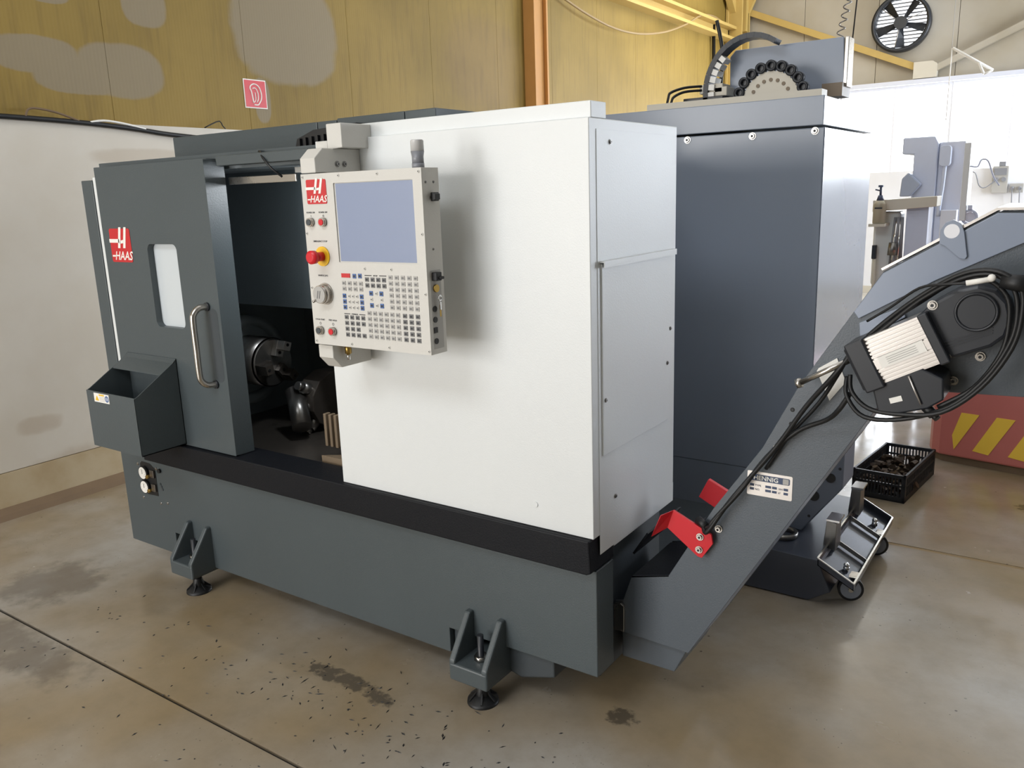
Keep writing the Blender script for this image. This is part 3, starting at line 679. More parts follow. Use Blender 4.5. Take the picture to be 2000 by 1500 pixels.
# red clamps
mb = MB(); mb.prism([(.167, .721), (.148, .661), (.245, .590), (.258, .588), (.291, .640), (.286, .668)], .176, .184)
mb.hexa([(.167, .184, .721), (.148, .184, .661), (.167, .176, .721), (.148, .176, .661), (.14, .142, .712), (.115, .142, .640), (.145, .136, .714), (.112, .136, .638)])
r1 = mb.build('red_bracket', red, K, bevel=.0015, label='red clamp bracket with two bolts')
bb = bolt_mesh(.009, .009, steel)
for x, z in ((.252, .655), (.250, .614)): link('bolt', bb, r1, loc=(x, .176, z))
mb = MB(); mb.prism([(.150, .715), (.222, .682), (.190, .612), (.118, .648)], .498, .514); mb.build('red_bracket', red, K, bevel=.0015, label='red clamp bracket on the far side plate')
bm_ = bolt_mesh(.009, .012, steel)
for x, z in ((.300, .682), (.460, .953), (.927, 1.250), (.875, 1.186)): link('bolt', bm_, K, loc=(x, .2, z))
bs = bolt_mesh(.005, .001, rubber)
for x, z in ((.497, 1.067), (.495, 1.027)): link('rivet', bs, K, loc=(x, .2, z))
# nameplate
nx0, nx1, nz0, nz1 = .380, .506, .806, .877
mb = MB(); mb.prism(rrect(nx0, nx1, nz0, nz1, .004), .1985, .2)
mb.prism(rrect(nx0+.006, nx1-.007, nz1-.027, nz1-.008, .004), .1978, .1985, m=1)
mb.prism(rrect(nx1-.026, nx1-.010, nz1-.0255, nz1-.0095, .002), .1972, .1978, m=3)
text_mb(mb, 'HENNIG', nx0+.018, .1972, nz1-.0235, .0185, 2, bold=.0003)
for r in range(2):
    for c_, wd in ((.008, .012), (.052, .016), (.071, .013), (.103, .012)):
        mb.box(nx0+c_, nx0+c_+wd, .1978, .1985, nz1-.044-r*.012, nz1-.037-r*.012, 1)
    text_mb(mb, ('TYPE', 'NO.')[r], nx0+.0225, .198, nz1-.0435-r*.012, .008, 1)
    text_mb(mb, ('2043', '07')[r], nx0+.088, .198, nz1-.0435-r*.012, .007, 1)
mb.build('nameplate', [alu, mat('nameplate_blue', (58, 72, 100), .4), printw, keyl], K, label='small silver nameplate with blue banner')
# lug
mb = MB()
mb.prism([(.822, 1.513), (.822, 1.545), (.832, 1.562), (.848, 1.568), (.864, 1.560), (.872, 1.540), (.882, 1.484), (.878, 1.478), (.866, 1.480), (.834, 1.508)], .184, .191)
lug = mb.build('lifting_lug', convl, K, bevel=.001, label='grey lifting eye plate')
mb = MB(); mb.cyl((.846, .1838, 1.542), (.846, .1842, 1.542), .0165, n=24); mb.build('lug_hole', ww, lug)
# rod, sticker
mb = MB(); mb.cyl((.536, .12, 1.163), (.66, .12, 1.236), .0075, n=12); mb.cyl((.527, .12, 1.158), (.538, .12, 1.164), .0135, n=6)
mb.build('tension_rod', steel, K)
mb = MB(); mb.prism([(.556, 1.180), (.560, 1.188), (.605, 1.219), (.63, 1.158), (.592, 1.104)], .196, .2); mb.build('paper_label', printw, K, label='white paper label behind the rod')
# motor: finned extrusion along axis u
A = Vector((.690, 0, 1.294)); B = Vector((.804, 0, 1.355)); u = (B-A).normalized(); vN = Vector((u.z, 0, -u.x))
Lm = (B-A).length; Wm = .119
prof = []
nf = 13
y0, y1 = .065, .185
def pt(a, s, yy): return tuple(A+u*a+vN*s+Vector((0, yy, 0)))
# cross-section in (s, y): fins on the face and ends
sec = [(0, y1)]
for k in range(nf):
    s0 = Wm*k/nf; s1 = Wm*(k+.55)/nf; s2 = Wm*(k+1)/nf
    wide = k in (6, 7)
    bow = -.010*math.sin(PI*(k+.5)/nf)
    sec += [(s0, y0+.010+bow), (s1, y0+.010+bow), (s1, y0+.016+bow+(-.005 if wide else 0)), (s2, y0+.016+bow+(-.005 if wide else 0))]
sec += [(Wm, y1)]
n = len(sec); vs = [pt(0, s, y) for s, y in sec]+[pt(Lm, s, y) for s, y in sec]
mb = MB(); mb.add(vs, [tuple(range(n)), tuple(range(2*n-1, n-1, -1))]+[(i, i+n, (i+1) % n+n, (i+1) % n) for i in range(n)])
mo = mb.build('drive_motor', alu, K, label='silver finned aluminium motor housing')
mb = MB(); a0, a1 = .012, Lm-.012
mb.add([pt(a0, .052, y0-.001), pt(a1, .052, y0-.001), pt(a1, .080, y0-.001), pt(a0, .080, y0-.001), pt(a0, .052, y0+.012), pt(a1, .052, y0+.012), pt(a1, .080, y0+.012), pt(a0, .080, y0+.012)],
       [(0, 1, 2, 3), (4, 7, 6, 5), (0, 4, 5, 1), (1, 5, 6, 2), (2, 6, 7, 3), (3, 7, 4, 0)])
for k in range(4):
    s = .058+k*.005; mb.add([pt(.03, s, y0-.0014), pt(.10, s, y0-.0014), pt(.10, s+.0014, y0-.0014), pt(.03, s+.0014, y0-.0014)], [(0, 1, 2, 3)], 1)
mb.build('motor_label', [printw, keyl], mo)
mb = MB()
def slab(mb, a0, a1, s0, s1, ya, yb2, m=0):
    mb.hexa([pt(a, s, y) for y in (ya, yb2) for s in (s0, s1) for a in (a0, a1)], m)
slab(mb, -.046, .0, -.004, Wm+.004, .062, .188); slab(mb, -.052, -.044, .004, Wm-.004, .07, .18)
mb.build('motor_end_cap', blackp, mo, bevel=.008)
mb = MB(); slab(mb, Lm, Lm+.022, -.003, Wm+.003, .06, .19); mb.build('motor_flange', blackp, mo, bevel=.003)
g = [(.80, 1.352), (.828, 1.385), (.878, 1.418), (.918, 1.430), (.955, 1.420), (.980, 1.394), (.990, 1.355), (.982, 1.318), (.955, 1.292), (.862, 1.252), (.840, 1.262)]
mb = MB(); mb.prism(g, .09, .19); gb = mb.build('gearbox', blackp, K, bevel=.008, label='black rounded gearbox housing')
mb = MB(); mb.ring((.920, .09, 1.370), (0, -1, 0), .044, .038, .008, 36); mb.cyl((.920, .09, 1.370), (.920, .084, 1.370), .037, n=36)
mb.build('gearbox_boss', blackp, gb)
mb = MB()
for k in range(3): bar(mb, (.845+k*.004, 1.275+k*.009), (.955, 1.325+k*.006), .002, .087, .09)
mb.build('gearbox_ribs', blackp, gb)
for x, z in ((.831, 1.381), (.868, 1.262)): link('bolt', bb, gb, loc=(x, .09, z))
mb = MB(); mb.prism([(.715, 1.185), (.733, 1.118), (.752, 1.112), (.84, 1.140), (.872, 1.165), (.868, 1.215), (.82, 1.235)], .075, .19)
jb = mb.build('terminal_box', blackp, K, bevel=.004)
mb = MB(); bar(mb, (.758, 1.150), (.784, 1.160), .013, .073, .075); mb.build('box_sticker', printw, jb)
mb = MB(); mb.cyl((.795, .07, 1.215), (.826, .07, 1.15), .0025, n=8); mb.build('box_strap', alu, jb)
mb = MB(); mb.cyl((.826, .10, 1.145), (.852, .085, 1.125), .012, n=14); mb.cyl((.852, .085, 1.125), (.862, .08, 1.118), .008, n=14); mb.build('cable_gland', rubber, jb)
bar_ = MB(); bar_.cyl((.898, .055, 1.437), (.945, .055, 1.447), .006, n=10); bar_.sphere((.946, .053, 1.450), .0085, 10); bar_.build('white_cable_tag', printw, K)
bar_ = MB(); bar_.cyl((.962, .07, 1.443), (1.02, .07, 1.435), .016, .02, n=14); bar_.cyl((1.02, .07, 1.435), (1.2, .07, 1.42), .011, n=10); bar_.build('plug_connector', rubber, K)
# cables
def cab_(pts, r=.0055, y=None): 
    MB().tube([(p[0], p[2] if len(p) > 2 else y, p[1]) for p in pts], r, 8, smooth=5).build('cable', rubber, K, label='black power cable')
cab_([(.434, .892, .19), (.499, 1.003, .18), (.575, 1.105, .16), (.625, 1.195, .14), (.655, 1.253, .13), (.719, 1.310, .12), (.803, 1.390, .10), (.883, 1.443, .08), (.945, 1.456, .07), (.985, 1.430, .07), (.999, 1.380, .07), (.992, 1.311, .07), (.952, 1.226, .07), (.885, 1.152, .07), (.789, 1.108, .08), (.700, 1.100, .09), (.655, 1.145, .10), (.648, 1.190, .12)])
cab_([(.66, 1.262, .14), (.73, 1.335, .12), (.81, 1.405, .10), (.89, 1.456, .08), (.955, 1.463, .065), (1.0, 1.43, .065), (1.008, 1.37, .065), (.995, 1.295, .065), (.945, 1.205, .065), (.87, 1.138, .065), (.78, 1.120, .075), (.71, 1.125, .08), (.668, 1.16, .09), (.66, 1.2, .1)])
cab_([(.70, 1.305, .13), (.79, 1.375, .11), (.87, 1.435, .09), (.93, 1.445, .08), (.975, 1.41, .08), (.985, 1.35, .08), (.975, 1.28, .08), (.93, 1.20, .08), (.86, 1.145, .085)])
cab_([(.272, .690, .17), (.288, .700, .16), (.300, .725, .16), (.373, .825, .165), (.442, .934, .17), (.521, 1.018, .17), (.598, 1.064, .15), (.634, 1.103, .12), (.66, 1.15, .11)], .0065)
cab_([(.262, .700, .18), (.268, .682, .165), (.286, .690, .155), (.344, .789, .165), (.468, .968, .165), (.544, 1.092, .15), (.617, 1.189, .12), (.65, 1.24, .12)], .0065)
cab_([(.683, 1.328, .14), (.738, 1.368, .12), (.801, 1.419, .09), (.860, 1.432, .065), (.90, 1.437, .055)], .003)
MB().cyl((.238, .19, .702), (.272, .175, .690), .012, n=12).build('cable_connector', rubber, K)

# ================================================================== VERTICAL MILL behind
V = thing('milling_machine', (-.4, 1.95, 0), 'grey enclosed machining centre behind the lathe with round tool changer on top', 'milling machine')
my = 1.5
MB().box(-1.5, .212, my+.004, 2.37, .42, 1.875).build('rear_panel', millgrey, V, bevel=.004)
MB().box(-1.5, .208, my-.004, 2.38, 1.883, 1.995).build('upper_panel', millgrey, V, bevel=.003)
MB().box(.212, .2135, my+.006, 2.366, .42, 1.873).build('end_sheet', millside, V, bevel=.0005)
MB().box(-.56, .19, my+.02, my+.10, 1.995, 2.022).build('roof_rail', cream, V)
bv = bolt_mesh(.012, .010, steel)
for x, z in ((-.360, 1.860), (-.075, 1.858), (.176, 1.862)): link('bolt', bv, V, loc=(x+.4-.4, my+.004, z))
MB().prism([(.10, .21), (.10, .60), (.375, .60), (.375, .42), (.215, .20)], 1.43, 1.62).build('base_casting', mat('casting_grey', (92, 99, 112), .4, var=.06), V, bevel=.006)
MB().box(-1.5, .095, 1.506, 2.3, .205, .419).build('base_frame', millgrey, V)
mb = MB(); mb.cyl((.262, 1.43, .37), (.262, 1.425, .37), .022, n=20); mb.cyl((.325, 1.43, .46), (.325, 1.425, .46), .02, n=20); mb.build('casting_hole', rubber, V)
for x, z in ((.36, .505), (.245, .275)): link('bolt', bs, V, loc=(x, 1.43, z))
for x in (-1.2, .0): MB().cyl((x, 2.25, 0), (x, 2.25, .26), .05, .04, n=20).build('levelling_pad', steel, V)
# tool changer
mb = MB(); mb.prism([(-.32, 1.99), (-.325, 2.235), (-.30, 2.262), (.172, 2.262), (.182, 2.075), (.1, 1.99)], 1.9, 1.92); mb.build('tool_changer_cover', millgrey, V, bevel=.003, label='dark grey plate behind tool carousel')
mb = MB(); mb.box(.176, .194, 1.90, 1.99, 2.06, 2.262); mb.build('cover_edge', steel, V, bevel=.003)
mb = MB(); mb.box(.10, .185, 1.86, 2.0, 2.02, 2.075); mb.build('cover_bracket', tan, V)
mb = MB(); ncar = 20; cx_, cz_ = -.070, 2.010
pts = []
for i in range(ncar*2):
    a = PI*2*i/(ncar*2); r = .118 if i % 2 else .130; pts.append((cx_+r*math.cos(a), cz_+r*math.sin(a)))
mb.prism(pts, 1.70, 1.715); car = mb.build('tool_carousel', cream, V, label='cream notched tool carousel disc')
for i in range(0, 11):
    a = PI*i/10; c0 = Vector((cx_+.142*math.cos(a), 1.70, cz_+.142*math.sin(a)))
    mb = MB(); mb.ring(c0+Vector((0, .02, 0)), (0, -1, 0), .023, .013, .03, 18); mb.cyl(c0+Vector((0, .01, 0)), c0+Vector((0, .012, 0)), .013, n=12); mb.build('tool_pot', blackp, car)
for i in range(7):
    a = math.radians(30+i*20); MB().cyl((cx_+.085*math.cos(a), 1.70, cz_+.085*math.sin(a)), (cx_+.085*math.cos(a), 1.697, cz_+.085*math.sin(a)), .008, n=10).build('number_boss', tan, car)
# cable chain: outer black band with links
arc = []
for i in range(15):
    t = math.radians(188-i*9.4); arc.append((-.195+.20*math.cos(t), 2.075+.225*math.sin(t)))
mb = MB()
for i in range(len(arc)-1): bar(mb, arc[i], arc[i+1], .022, 1.78, 1.86)
mb.build('cable_chain', blackp, V, label='black cable drag chain')
for i in range(6):
    t = math.radians(186-i*9.4); c0 = (-.195+.176*math.cos(t), 2.075+.200*math.sin(t)); c1 = (-.195+.176*math.cos(t-.12), 2.075+.200*math.sin(t-.12))
    mb = MB(); bar(mb, c0, c1, .030, 1.785, 1.855); mb.build('chain_link', printw, V)
mb = MB(); mb.box(-.43, -.32, 1.80, 1.9, 2.075, 2.115); mb.box(-.36, -.30, 1.80, 1.9, 2.06, 2.10); mb.build('valve_block', cream, V, bevel=.004)
mb = MB(); mb.box(-.50, -.31, 1.78, 1.9, 2.02, 2.06); mb.build('manifold', blackp, V, bevel=.003)
for k in range(2):
    MB().tube([(-.53+k*.015, 1.65, 1.99), (-.53+k*.015, 1.68, 2.06-k*.02), (-.525+k*.015, 1.70, 2.085-k*.02), (-.48, 1.75, 2.105-k*.018), (-.42, 1.80, 2.11-k*.018)], .006, 8).build('hydraulic_pipe', rubber, V)
MB().tube([(-.43, 2.0, 2.42), (-.40, 2.0, 2.28), (-.385, 1.95, 2.12)], .009, 8).build('upright_pipe', rubber, V)

# ================================================================== COOLANT TANK
T = thing('coolant_tank', (.2, 1.6, 0), 'low black coolant tank with shiny tray on castors below the grey machine', 'coolant tank')
MB().prism([(-.04, .005), (.315, .005), (.40, .06), (.345, .185), (-.04, .20)], 1.2, 1.98).build('tank_body', tanbox, T, bevel=.003)
mb = MB(); mb.ring((.16, 1.36, .196), (0, 0, 1), .06, .045, .02, 28); mb.build('tank_lid_ring', dsteel, T)
z0, z1, x0, x1 = .195, .118, .345, .487
mb = MB()
def tq(x, y, dz): 
    t = (x-x0)/(x1-x0); return (x, y, z0+(z1-z0)*t+dz)
mb.hexa([tq(x, y, d) for d in (-.03, -.026) for y in (1.2, 1.98) for x in (x0, x1)])
for (xa, xb, ya, yb2) in ((x0, x1, 1.2, 1.204), (x0, x1, 1.976, 1.98), (x0, x0+.004, 1.2, 1.98), (x1-.004, x1, 1.2, 1.98)):
    mb.hexa([tq(x, y, d) for d in (-.03, .0) for y in (ya, yb2) for x in (xa, xb)])
tray = mb.build('drip_tray', mat('tray_steel', (70, 74, 84), .18, .7), T, bevel=.0008)
mb = MB()
for (xa, xb, ya, yb2) in ((x0-.002, x1+.002, 1.197, 1.203), (x0-.002, x1+.002, 1.978, 1.984), (x0-.002, x0+.004, 1.2, 1.98), (x1-.003, x1+.003, 1.2, 1.98)):
    mb.hexa([tq(x, y, d) for d in (0, .004) for y in (ya, yb2) for x in (xa, xb)])
for y in (1.45, 1.73): mb.hexa([tq(x, yy, d) for d in (-.02, .0) for yy in (y, y+.003) for x in (x0, x1)])
mb.build('tray_edging', chrome, T)
for y in (1.30, 1.84): mb = MB(); mb.cyl(tq(.435, y, -.026), tq(.435, y, -.005), .012, n=12); mb.sphere(tq(.435, y, 0), .012, 10); mb.build('castor_nut', chrome, T)
for y in (1.36, 1.80):
    MB().prism([(.325, .18), (.375, .17), (.375, .29), (.335, .30)], y, y+.085).build('handle_plate', dsteel, T, bevel=.002)
    MB().box(.333, .385, y-.002, y+.09, .296, .304).build('handle_lip', chrome, T)
for y in (1.30, 1.80):
    c0 = Vector((.455, y, .05)); d = Vector((.35, -.94, 0)).normalized(); q = Vector((d.y, -d.x, 0))
    mb = MB(); mb.cyl(c0+d*-.012, c0+d*.012, .05, n=32, m=0); mb.cyl(c0+d*.012, c0+d*.0135, .040, n=28, m=1); mb.cyl(c0+d*.0135, c0+d*.022, .010, n=12, m=2)
    for sd in (-.017, .019):
        mb.hexa([c0+d*(sd+e)+q*w_+Vector((0, 0, h)) for h, ww_ in ((0, .008), (.062, .02)) for w_ in (-ww_, ww_) for e in (0, .002)], 2)
    mb.box(.43, .48, y-.03, y+.03, .108, .112, 2)
    mb.build('castor', [rubber, rubw, steel], T, label='small grey swivel castor')

# ================================================================== CRATE
C = thing('plastic_crate', (.35, 2.8, 0), 'black slotted plastic crate of scrap parts on the floor', 'crate')
def crate_build():
    # local corners: near right (.453,2.51) right (.519,3.08)  left (.185,2.53)
    ax = Vector((-.268, .02, 0)); ay = Vector((.062, .57, 0)); o = Vector((.453, 2.515, 0))
    def Q(a, b_, z): return tuple(o+ax*a+ay*b_+Vector((0, 0, z)))
    def blk(mb, a0, a1, b0, b1, z0, z1): mb.hexa([Q(a, b_, z) for z in (z0, z1) for b_ in (b0, b1) for a in (a0, a1)])
    mb = MB(); blk(mb, 0, 1, 0, 1, 0, .008); mb.build('bottom', crate, C)
    mb = MB()
    for (a0, a1, b0, b1) in ((0, 1, 0, .02), (0, 1, .98, 1), (0, .04, 0, 1), (.96, 1, 0, 1)):
        blk(mb, a0, a1, b0, b1, .132, .15); blk(mb, a0, a1, b0, b1, 0, .03)
        blk(mb, a0, a1, b0, b1, .085, .095)
    for (a, b_) in ((0, 0), (0, .97), (.95, 0), (.95, .97)): blk(mb, a, a+.05, b_, b_+.03, 0, .15)
    for k in range(1, 16): blk(mb, k/16-.012, k/16+.012, 0, .015, .03, .132); blk(mb, k/16-.012, k/16+.012, .985, 1, .03, .132)
    for k in range(1, 26): blk(mb, 0, .03, k/26-.008, k/26+.008, .03, .132); blk(mb, .97, 1, k/26-.008, k/26+.008, .03, .132)
    mb.build('slatted_sides', crate, C)
    mb = MB()
    for k in range(170):
        p = Vector(Q(random.uniform(.08, .92), random.uniform(.05, .95), random.uniform(.01, .10))); r = random.uniform(.008, .026)
        d = Vector((random.uniform(-1, 1), random.uniform(-1, 1), random.uniform(-.4, .6))).normalized()
        mb.cyl(p, p+d*random.uniform(.01, .05), r, r*random.uniform(.5, 1), n=7, sm=False)
    mb.build('scrap_pile', chip, C, kind='stuff')
crate_build()

# ================================================================== RED HAZARD GUARD
H = thing('hazard_guard', (1.2, 3.6, 0), 'red rounded base guard with slanted yellow stripes at right edge', 'guard')
pl = [(.43, 3.55), (.435, 3.46), (.455, 3.395), (.50, 3.355), (.56, 3.34), (1.9, 3.10), (1.9, 3.9), (.43, 3.9)]
mb = MB(); mb.prism(pl, .045, .50, 'xy'); mb.build('guard_shell', hazr, H, bevel=.012)
MB().prism([(p[0]+.02, p[1]+.02) for p in pl], 0, .045, 'xy').build('guard_foot', kerb, H)
d = (Vector((1.9, 3.10, 0))-Vector((.56, 3.34, 0))).normalized(); nrm = Vector((d.y, -d.x, 0))
if nrm.y > 0: nrm = -nrm
for k in range(6):
    o = Vector((.56, 3.34, 0))+d*(-.065+k*.185)
    lo = .07 if k == 0 else 0
    q = [o+d*lo+Vector((0, 0, .10+lo*1.1)), o+d*.085+Vector((0, 0, .09)), o+d*.205+Vector((0, 0, .32)), o+d*.11+Vector((0, 0, .32))]
    mb = MB(); mb.add([tuple(p+nrm*.003) for p in q]+[tuple(p+nrm*-.001) for p in q], [(0, 1, 2, 3), (4, 7, 6, 5), (0, 4, 5, 1), (1, 5, 6, 2), (2, 6, 7, 3), (3, 7, 4, 0)]); mb.build('stripe', hazy, H)

# ================================================================== BENCH legs seen under the motor
B = thing('workbench', (-.2, 5.2, 0), 'low steel bench with white top, legs visible below the conveyor motor', 'bench')
MB().box(-.75, -.21, 4.9, 5.5, .60, .65).build('bench_top', cream, B)
for x, y in ((-.27, 4.92), (-.7, 4.92), (-.27, 5.4), (-.7, 5.4)): MB().box(x, x+.05, y, y+.05, 0, .60).build('leg', tan, B)
MB().box(-.7, -.25, 4.94, 4.96, .18, .22).build('stretcher', tan, B)

# ================================================================== KNEE MILL in the background
N = thing('manual_mill', (.1, 6.3, 0), 'blue grey manual mill with white arm, far right beyond the enclosed machine', 'milling machine')
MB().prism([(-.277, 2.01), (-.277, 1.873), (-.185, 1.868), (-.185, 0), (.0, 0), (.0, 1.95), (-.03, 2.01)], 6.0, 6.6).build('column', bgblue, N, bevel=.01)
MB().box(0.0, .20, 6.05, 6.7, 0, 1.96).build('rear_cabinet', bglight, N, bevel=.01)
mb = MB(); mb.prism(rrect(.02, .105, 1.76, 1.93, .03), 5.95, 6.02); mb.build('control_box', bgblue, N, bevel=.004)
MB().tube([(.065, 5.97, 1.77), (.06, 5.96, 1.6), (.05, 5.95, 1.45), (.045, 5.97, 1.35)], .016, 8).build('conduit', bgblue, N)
MB().prism([(-.26, 1.52), (-.25, 1.67), (-.20, 1.72), (-.10, 1.62), (-.18, 1.52)], 5.9, 6.0).build('belt_cover', mat('belt_cover_hazed', (168, 178, 198), .4), N, bevel=.01)  # cover grey paled too, background haze put into its colour
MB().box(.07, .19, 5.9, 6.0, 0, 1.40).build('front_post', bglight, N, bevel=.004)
A_ = thing('drill_press', (0, 4.8, 0), 'white and cream drill head with grey arm behind the conveyor, spray bottle beside it', 'drill')
MB().hexa([(-.20, 4.55, 1.44), (.22, 4.55, 1.472), (-.20, 4.75, 1.44), (.22, 4.75, 1.472), (-.20, 4.55, 1.522), (.22, 4.55, 1.542), (-.20, 4.75, 1.522), (.22, 4.75, 1.542)]).build('arm', cream, A_, bevel=.004)
MB().box(-.20, -.02, 4.62, 4.8, .9, 1.44).build('head', white, A_, bevel=.02)
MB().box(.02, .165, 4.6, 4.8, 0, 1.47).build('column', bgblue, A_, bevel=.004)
for k in range(5): MB().cyl((-.07+k*.018, 4.60-.01*(k % 2), 1.05+.04*(k % 3)), (-.05+k*.012, 4.59, 1.40-.03*(k % 2)), .008+.003*(k % 3), n=10).build('lever', chrome if k % 2 else greyp, A_)
MB().cyl((-.05, 4.57, 1.13), (-.05, 4.57, 1.22), .035, .028, n=18).build('chuck_collar', dsteel, A_)
MB().box(-.19, -.16, 4.56, 4.60, 1.10, 1.20).build('switch_box', blackp, A_, bevel=.004)
MB().cyl((-.165, 4.57, .6), (-.165, 4.57, 1.10), .012, n=10).build('down_pipe', cream, A_)
bt = thing('spray_bottle', (-.14, 4.47, 1.36), 'cream plastic spray bottle with dark trigger top, against white drill head', 'bottle')
mb = MB(); mb.cyl((-.14, 4.49, 1.362), (-.14, 4.49, 1.49), .043, n=24); mb.cyl((-.14, 4.49, 1.49), (-.14, 4.49, 1.522), .043, .026, n=24); mb.build('body', bottlec, bt)
mb = MB(); mb.cyl((-.14, 4.49, 1.522), (-.14, 4.49, 1.56), .026, .014, n=18); mb.cyl((-.14, 4.49, 1.56), (-.14, 4.49, 1.62), .008, n=10); mb.box(-.155, -.125, 4.475, 4.505, 1.615, 1.63); mb.cyl((-.14, 4.49, 1.59), (-.175, 4.48, 1.60), .005, n=8)
mb.build('spray_head', mat('trigger_blue', (70, 80, 104), .4), bt)
MB().box(-.165, -.115, 4.444, 4.45, 1.465, 1.475).build('print_band', printk, bt)
MB().box(-.20, -.09, 4.44, 4.62, 1.34, 1.36).build('shelf', cream, A_)
# grinder wheel
G = thing('bench_grinder', (.36, 4.9, 0), 'round grey wheel guard on a white pedestal beyond the conveyor', 'grinder')
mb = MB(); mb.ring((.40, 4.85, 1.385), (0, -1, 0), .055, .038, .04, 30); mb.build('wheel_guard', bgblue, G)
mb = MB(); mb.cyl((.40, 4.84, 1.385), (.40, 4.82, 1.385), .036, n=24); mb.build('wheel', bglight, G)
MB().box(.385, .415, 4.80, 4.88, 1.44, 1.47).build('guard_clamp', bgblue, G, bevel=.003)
MB().box(.30, .50, 4.86, 5.0, 0, 1.33).build('pedestal', cream, G, bevel=.006)
MB().box(.335, .375, 4.8, 5.0, 1.36, 1.9).build('white_post', white, G, bevel=.004)
MB().tube([(.375, 4.85, 1.74), (.42, 4.85, 1.735), (.44, 4.85, 1.78), (.48, 4.87, 1.77), (.52, 4.9, 1.66), (.56, 4.9, 1.60)], .006, 6).build('cord', bgblue, G)

# wall sockets
so = thing('socket_box', (.04, 11.45, 1.4), 'tall light socket box with round outlets, highest on far wall', 'socket')
MB().box(-.05, .14, 11.42, 11.50, 1.44, 1.80).build('housing', keyl, so, bevel=.004)
MB().box(-.03, .12, 11.41, 11.42, 1.68, 1.77).build('cover_flap', greyp, so)
for x in (0, .09): MB().cyl((x, 11.42, 1.62), (x, 11.40, 1.62), .03, n=16).build('outlet', greyp, so)
MB().tube([(.0, 11.41, 1.62), (-.12, 11.41, 1.52), (-.2, 11.41, 1.55), (-.26, 11.41, 1.72), (-.36, 11.41, 1.74)], .008, 6).build('cord', greyp, so)
MB().box(.02, .10, 11.41, 11.46, 1.80, 1.86).build('plug', greyp, so, bevel=.004)
so = thing('socket_box', (.25, 11.45, 1.4), 'small double socket with two plugs right of the tall socket box', 'socket')
MB().box(.17, .33, 11.45, 11.50, 1.44, 1.56).build('housing', keyl, so, bevel=.004)
for x in (.20, .29):
    MB().cyl((x, 11.45, 1.50), (x, 11.40, 1.49), .022, n=12).build('plug', greyp, so)
    MB().tube([(x, 11.41, 1.48), (x+.01, 11.42, 1.3), (x+.03, 11.43, 1.1)], .007, 6).build('cord', greyp, so)

# fan
F = thing('wall_fan', (-1.345, 11.4, 3.80), 'large round exhaust fan with dark blades high on far wall', 'fan')
fx, fz, fy = -1.345, 3.805, 11.40
mb = MB(); mb.ring((fx, fy+.1, fz), (0, -1, 0), .385, .335, .14, 48); mb.build('fan_ring', blackp, F)
MB().cyl((fx, fy+.105, fz), (fx, fy+.11, fz), .34, n=48).build('daylight_opening', skyg, F)
for k in range(14):
    z = fz-.31+k*.048; hw = math.sqrt(max(.01, .335**2-(z-fz)**2)); MB().box(fx-hw, fx+hw, fy+.085, fy+.10, z, z+.016).build('louvre_slat', greyp, F)
mb = MB(); mb.cyl((fx, fy+.05, fz), (fx, fy-.06, fz), .085, n=28); mb.build('motor_hub', blackp, F)
for k in range(5):
    a = 2*PI*k/5+.95; d = Vector((math.cos(a), 0, math.sin(a))); q = Vector((-d.z, 0, d.x)); c0 = Vector((fx, fy, fz)); yy = Vector((0, 1, 0))
    v = []
    for t_ in (-.004, .004):
        for r, wd in ((.07, .045), (.20, .075), (.325, .095)):
            v += [c0+d*r-q*wd*.6+yy*(-.03+t_), c0+d*r+q*wd*.6+yy*(.03+t_)]
    mb = MB(); mb.add(v, [(0, 1, 3, 2), (2, 3, 5, 4), (6, 8, 9, 7), (8, 10, 11, 9), (0, 6, 7, 1), (4, 5, 11, 10), (0, 2, 8, 6), (2, 4, 10, 8), (1, 7, 9, 3), (3, 9, 11, 5)]); mb.build('blade', blackp, F)
mb = MB()
for a in (20, 140, 260):
    a = math.radians(a); mb.cyl((fx, fy-.05, fz), (fx+.36*math.cos(a), fy-.03, fz+.36*math.sin(a)), .006, n=6)
mb.build('guard_spoke', steel, F)

# hanging strip lamp
HL = thing('hanging_lamp', (0, 8, 2.8), 'slim white lamp arm hanging near the far wall', 'lamp')
MB().cyl((-.215, 8, 2.955), (.16, 8.02, 2.705), .014, n=10).build('tube', printw, HL)
MB().cyl((.03, 8, 2.79), (.085, 8, 2.675), .012, n=10).build('brace', printw, HL)
MB().cyl((.085, 8, 2.675), (.16, 8.02, 2.705), .010, n=10).build('end_bar', printw, HL)
MB().cyl((-.225, 8, 2.25), (-.222, 8, 2.955), .006, n=6).build('cord', printw, HL)
MB().cyl((-.225, 8, 2.25), (-.225, 8, 5.2), .003, n=6).build('suspension_wire', keyl, HL)

# coiled hose + cable hanging
mb = MB(); pts = []
for i in range(140):
    t = i/139; a = t*2*PI*14; pts.append((-.115+t*.12+.018*math.cos(a), 3.0+.018*math.sin(a), 2.43+t*.6))
mb.tube(pts, .0035, 5, smooth=1)
hz_ = thing('coiled_air_hose', (-.1, 3.0, 2.43), 'thin grey coiled air hose hanging beside the tool changer', 'hose')
mb.build('coil', dsteel, hz_)
MB().cyl((-.055, 3.02, 2.36), (-.005, 3.02, 3.2), .004, n=6).build('hanging_cable', rubber, hz_)
MB().tube([(-.055, 3.02, 2.36), (-.07, 2.7, 2.32), (-.1, 2.4, 2.26)], .004, 6).build('lead', rubber, hz_)
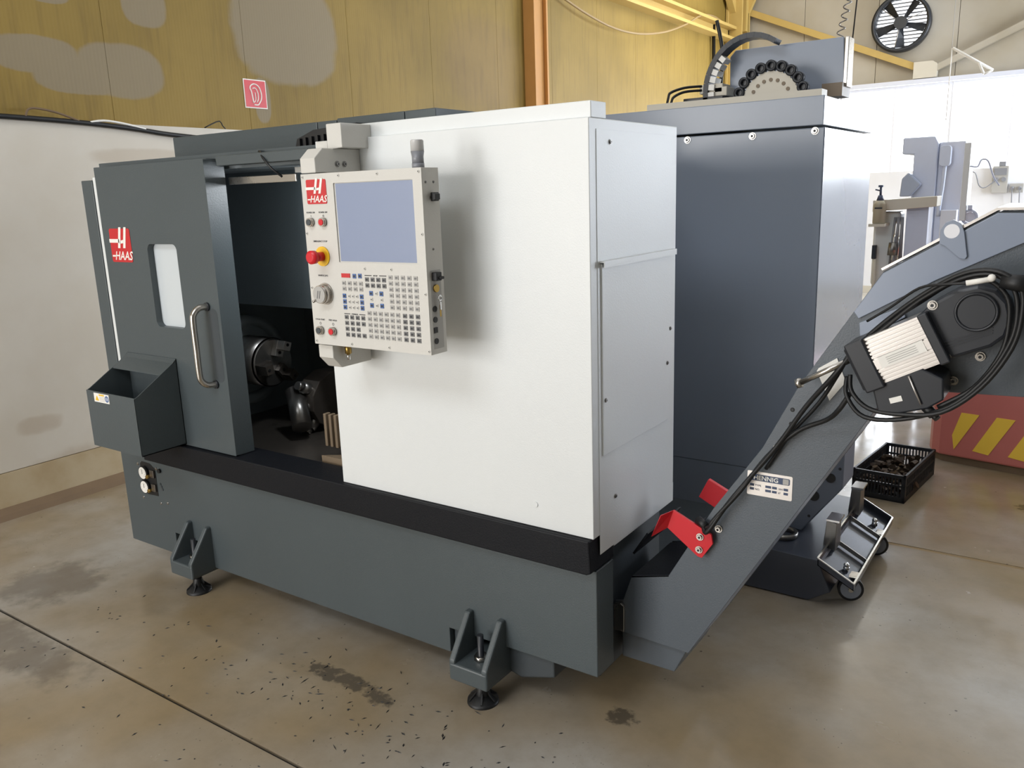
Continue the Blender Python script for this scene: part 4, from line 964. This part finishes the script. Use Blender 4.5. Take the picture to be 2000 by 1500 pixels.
# sagging cable on yellow wall, dark pipe
tag(MB().tube([(-3.66, 6.0, 3.64), (-3.62, 6.476, 3.531), (-3.6, 7.073, 3.464), (-3.6, 7.74, 3.488), (-3.6, 8.48, 3.606), (-3.6, 9.14, 3.786), (-3.6, 9.67, 3.97), (-3.62, 10.25, 4.03), (-3.66, 10.9, 3.97)], .013, 8).build('sagging_cable', mat('cable_tan', (150, 126, 84), .6)), 'tan cable sagging in a long curve across the yellow wall', 'cable')
tag(MB().cyl((-3.70, 10.39, 4.00), (-3.70, 10.62, 0), .026, n=10).build('dark_pipe', rubber), 'thin black upright pipe near the yellow corner column', 'pipe')
# wall cables
wc = MB().tube([(-3.685, -1.5, 2.16), (-3.685, -.6, 2.155), (-3.685, .26, 2.148), (-3.685, .7, 2.135), (-3.685, 1.0, 2.115), (-3.685, 1.25, 2.09), (-3.685, 1.6, 2.07)], .014, 8).build('black_wall_cable', rubber)
tag(wc, 'thick black cable bundle running along the top of the white wall liner', 'cable')
MB().tube([(-3.68, .38, 2.15), (-3.68, .40, 2.19), (-3.68, .45, 2.198), (-3.68, .56, 2.18), (-3.68, .68, 2.14)], .006, 6).build('cable_loop', kerb, wc)
MB().tube([(-3.68, .72, 2.135), (-3.68, .82, 2.152), (-3.68, .95, 2.14), (-3.68, 1.08, 2.115)], .007, 6).build('cable_loop', printw, wc)
wi = MB().tube([(-3.68, 1.50, 2.141), (-3.68, 1.56, 2.168), (-3.68, 1.62, 2.188), (-3.68, 1.64, 2.16), (-3.68, 1.66, 2.141)], .004, 6, smooth=2).build('loose_wire', rubber)
tag(wi, 'short bent wire poking up above the white wall liner', 'wire')
# fire sign
FS = thing('fire_hose_sign', (-3.745, 1.99, 2.39), 'square red fire hose sign on the yellow wall', 'sign')
mb = MB(); mb.box(-3.749, -3.746, 1.895, 2.085, 2.295, 2.485, 1); mb.box(-3.746, -3.7445, 1.902, 2.078, 2.302, 2.478, 0); mb.build('sign_plate', [redp, printw], FS)
mb = MB()
pth = [(1.965, 2.33), (1.955, 2.40), (1.945, 2.425), (1.955, 2.445), (1.985, 2.455), (2.02, 2.44), (2.037, 2.40), (2.035, 2.36), (2.015, 2.33), (2.0, 2.318), (1.97, 2.318)]
mb.tube([(-3.7435, y, z) for y, z in pth], .0045, 6, smooth=4)
mb.tube([(-3.7435, y, z) for y, z in [(1.965, 2.425), (1.99, 2.428), (2.008, 2.40), (2.008, 2.36), (1.995, 2.335)]], .0035, 6, smooth=4)
mb.tube([(-3.7435, y, z) for y, z in [(1.985, 2.40), (1.985, 2.35), (1.965, 2.33)]], .003, 6, smooth=3)
mb.build('hose_symbol', printw, FS)
# chips on floor
mb = MB()
for k in range(230):
    if k < 120: x = random.gauss(-.75, .35); y = random.gauss(-.28, .13)
    else: x = random.uniform(-2.3, .7); y = random.uniform(-.9, -.12)
    a = random.uniform(0, PI); l_ = random.uniform(.003, .012)*(1.8 if k % 17 == 0 else 1); w_ = random.uniform(.0015, .004)
    d = Vector((math.cos(a), math.sin(a), 0))*l_; q = Vector((-math.sin(a), math.cos(a), 0))*w_; c0 = Vector((x, y, 0))
    mb.add([c0-d, c0-q, c0+d*1.1, c0+q, c0+Vector((0, 0, .003))], [(0, 1, 4), (1, 2, 4), (2, 3, 4), (3, 0, 4), (0, 3, 2, 1)])
tag(mb.build('metal_chips', rubber), 'tiny dark metal chips scattered on floor in front of lathe', 'debris', kind='stuff')
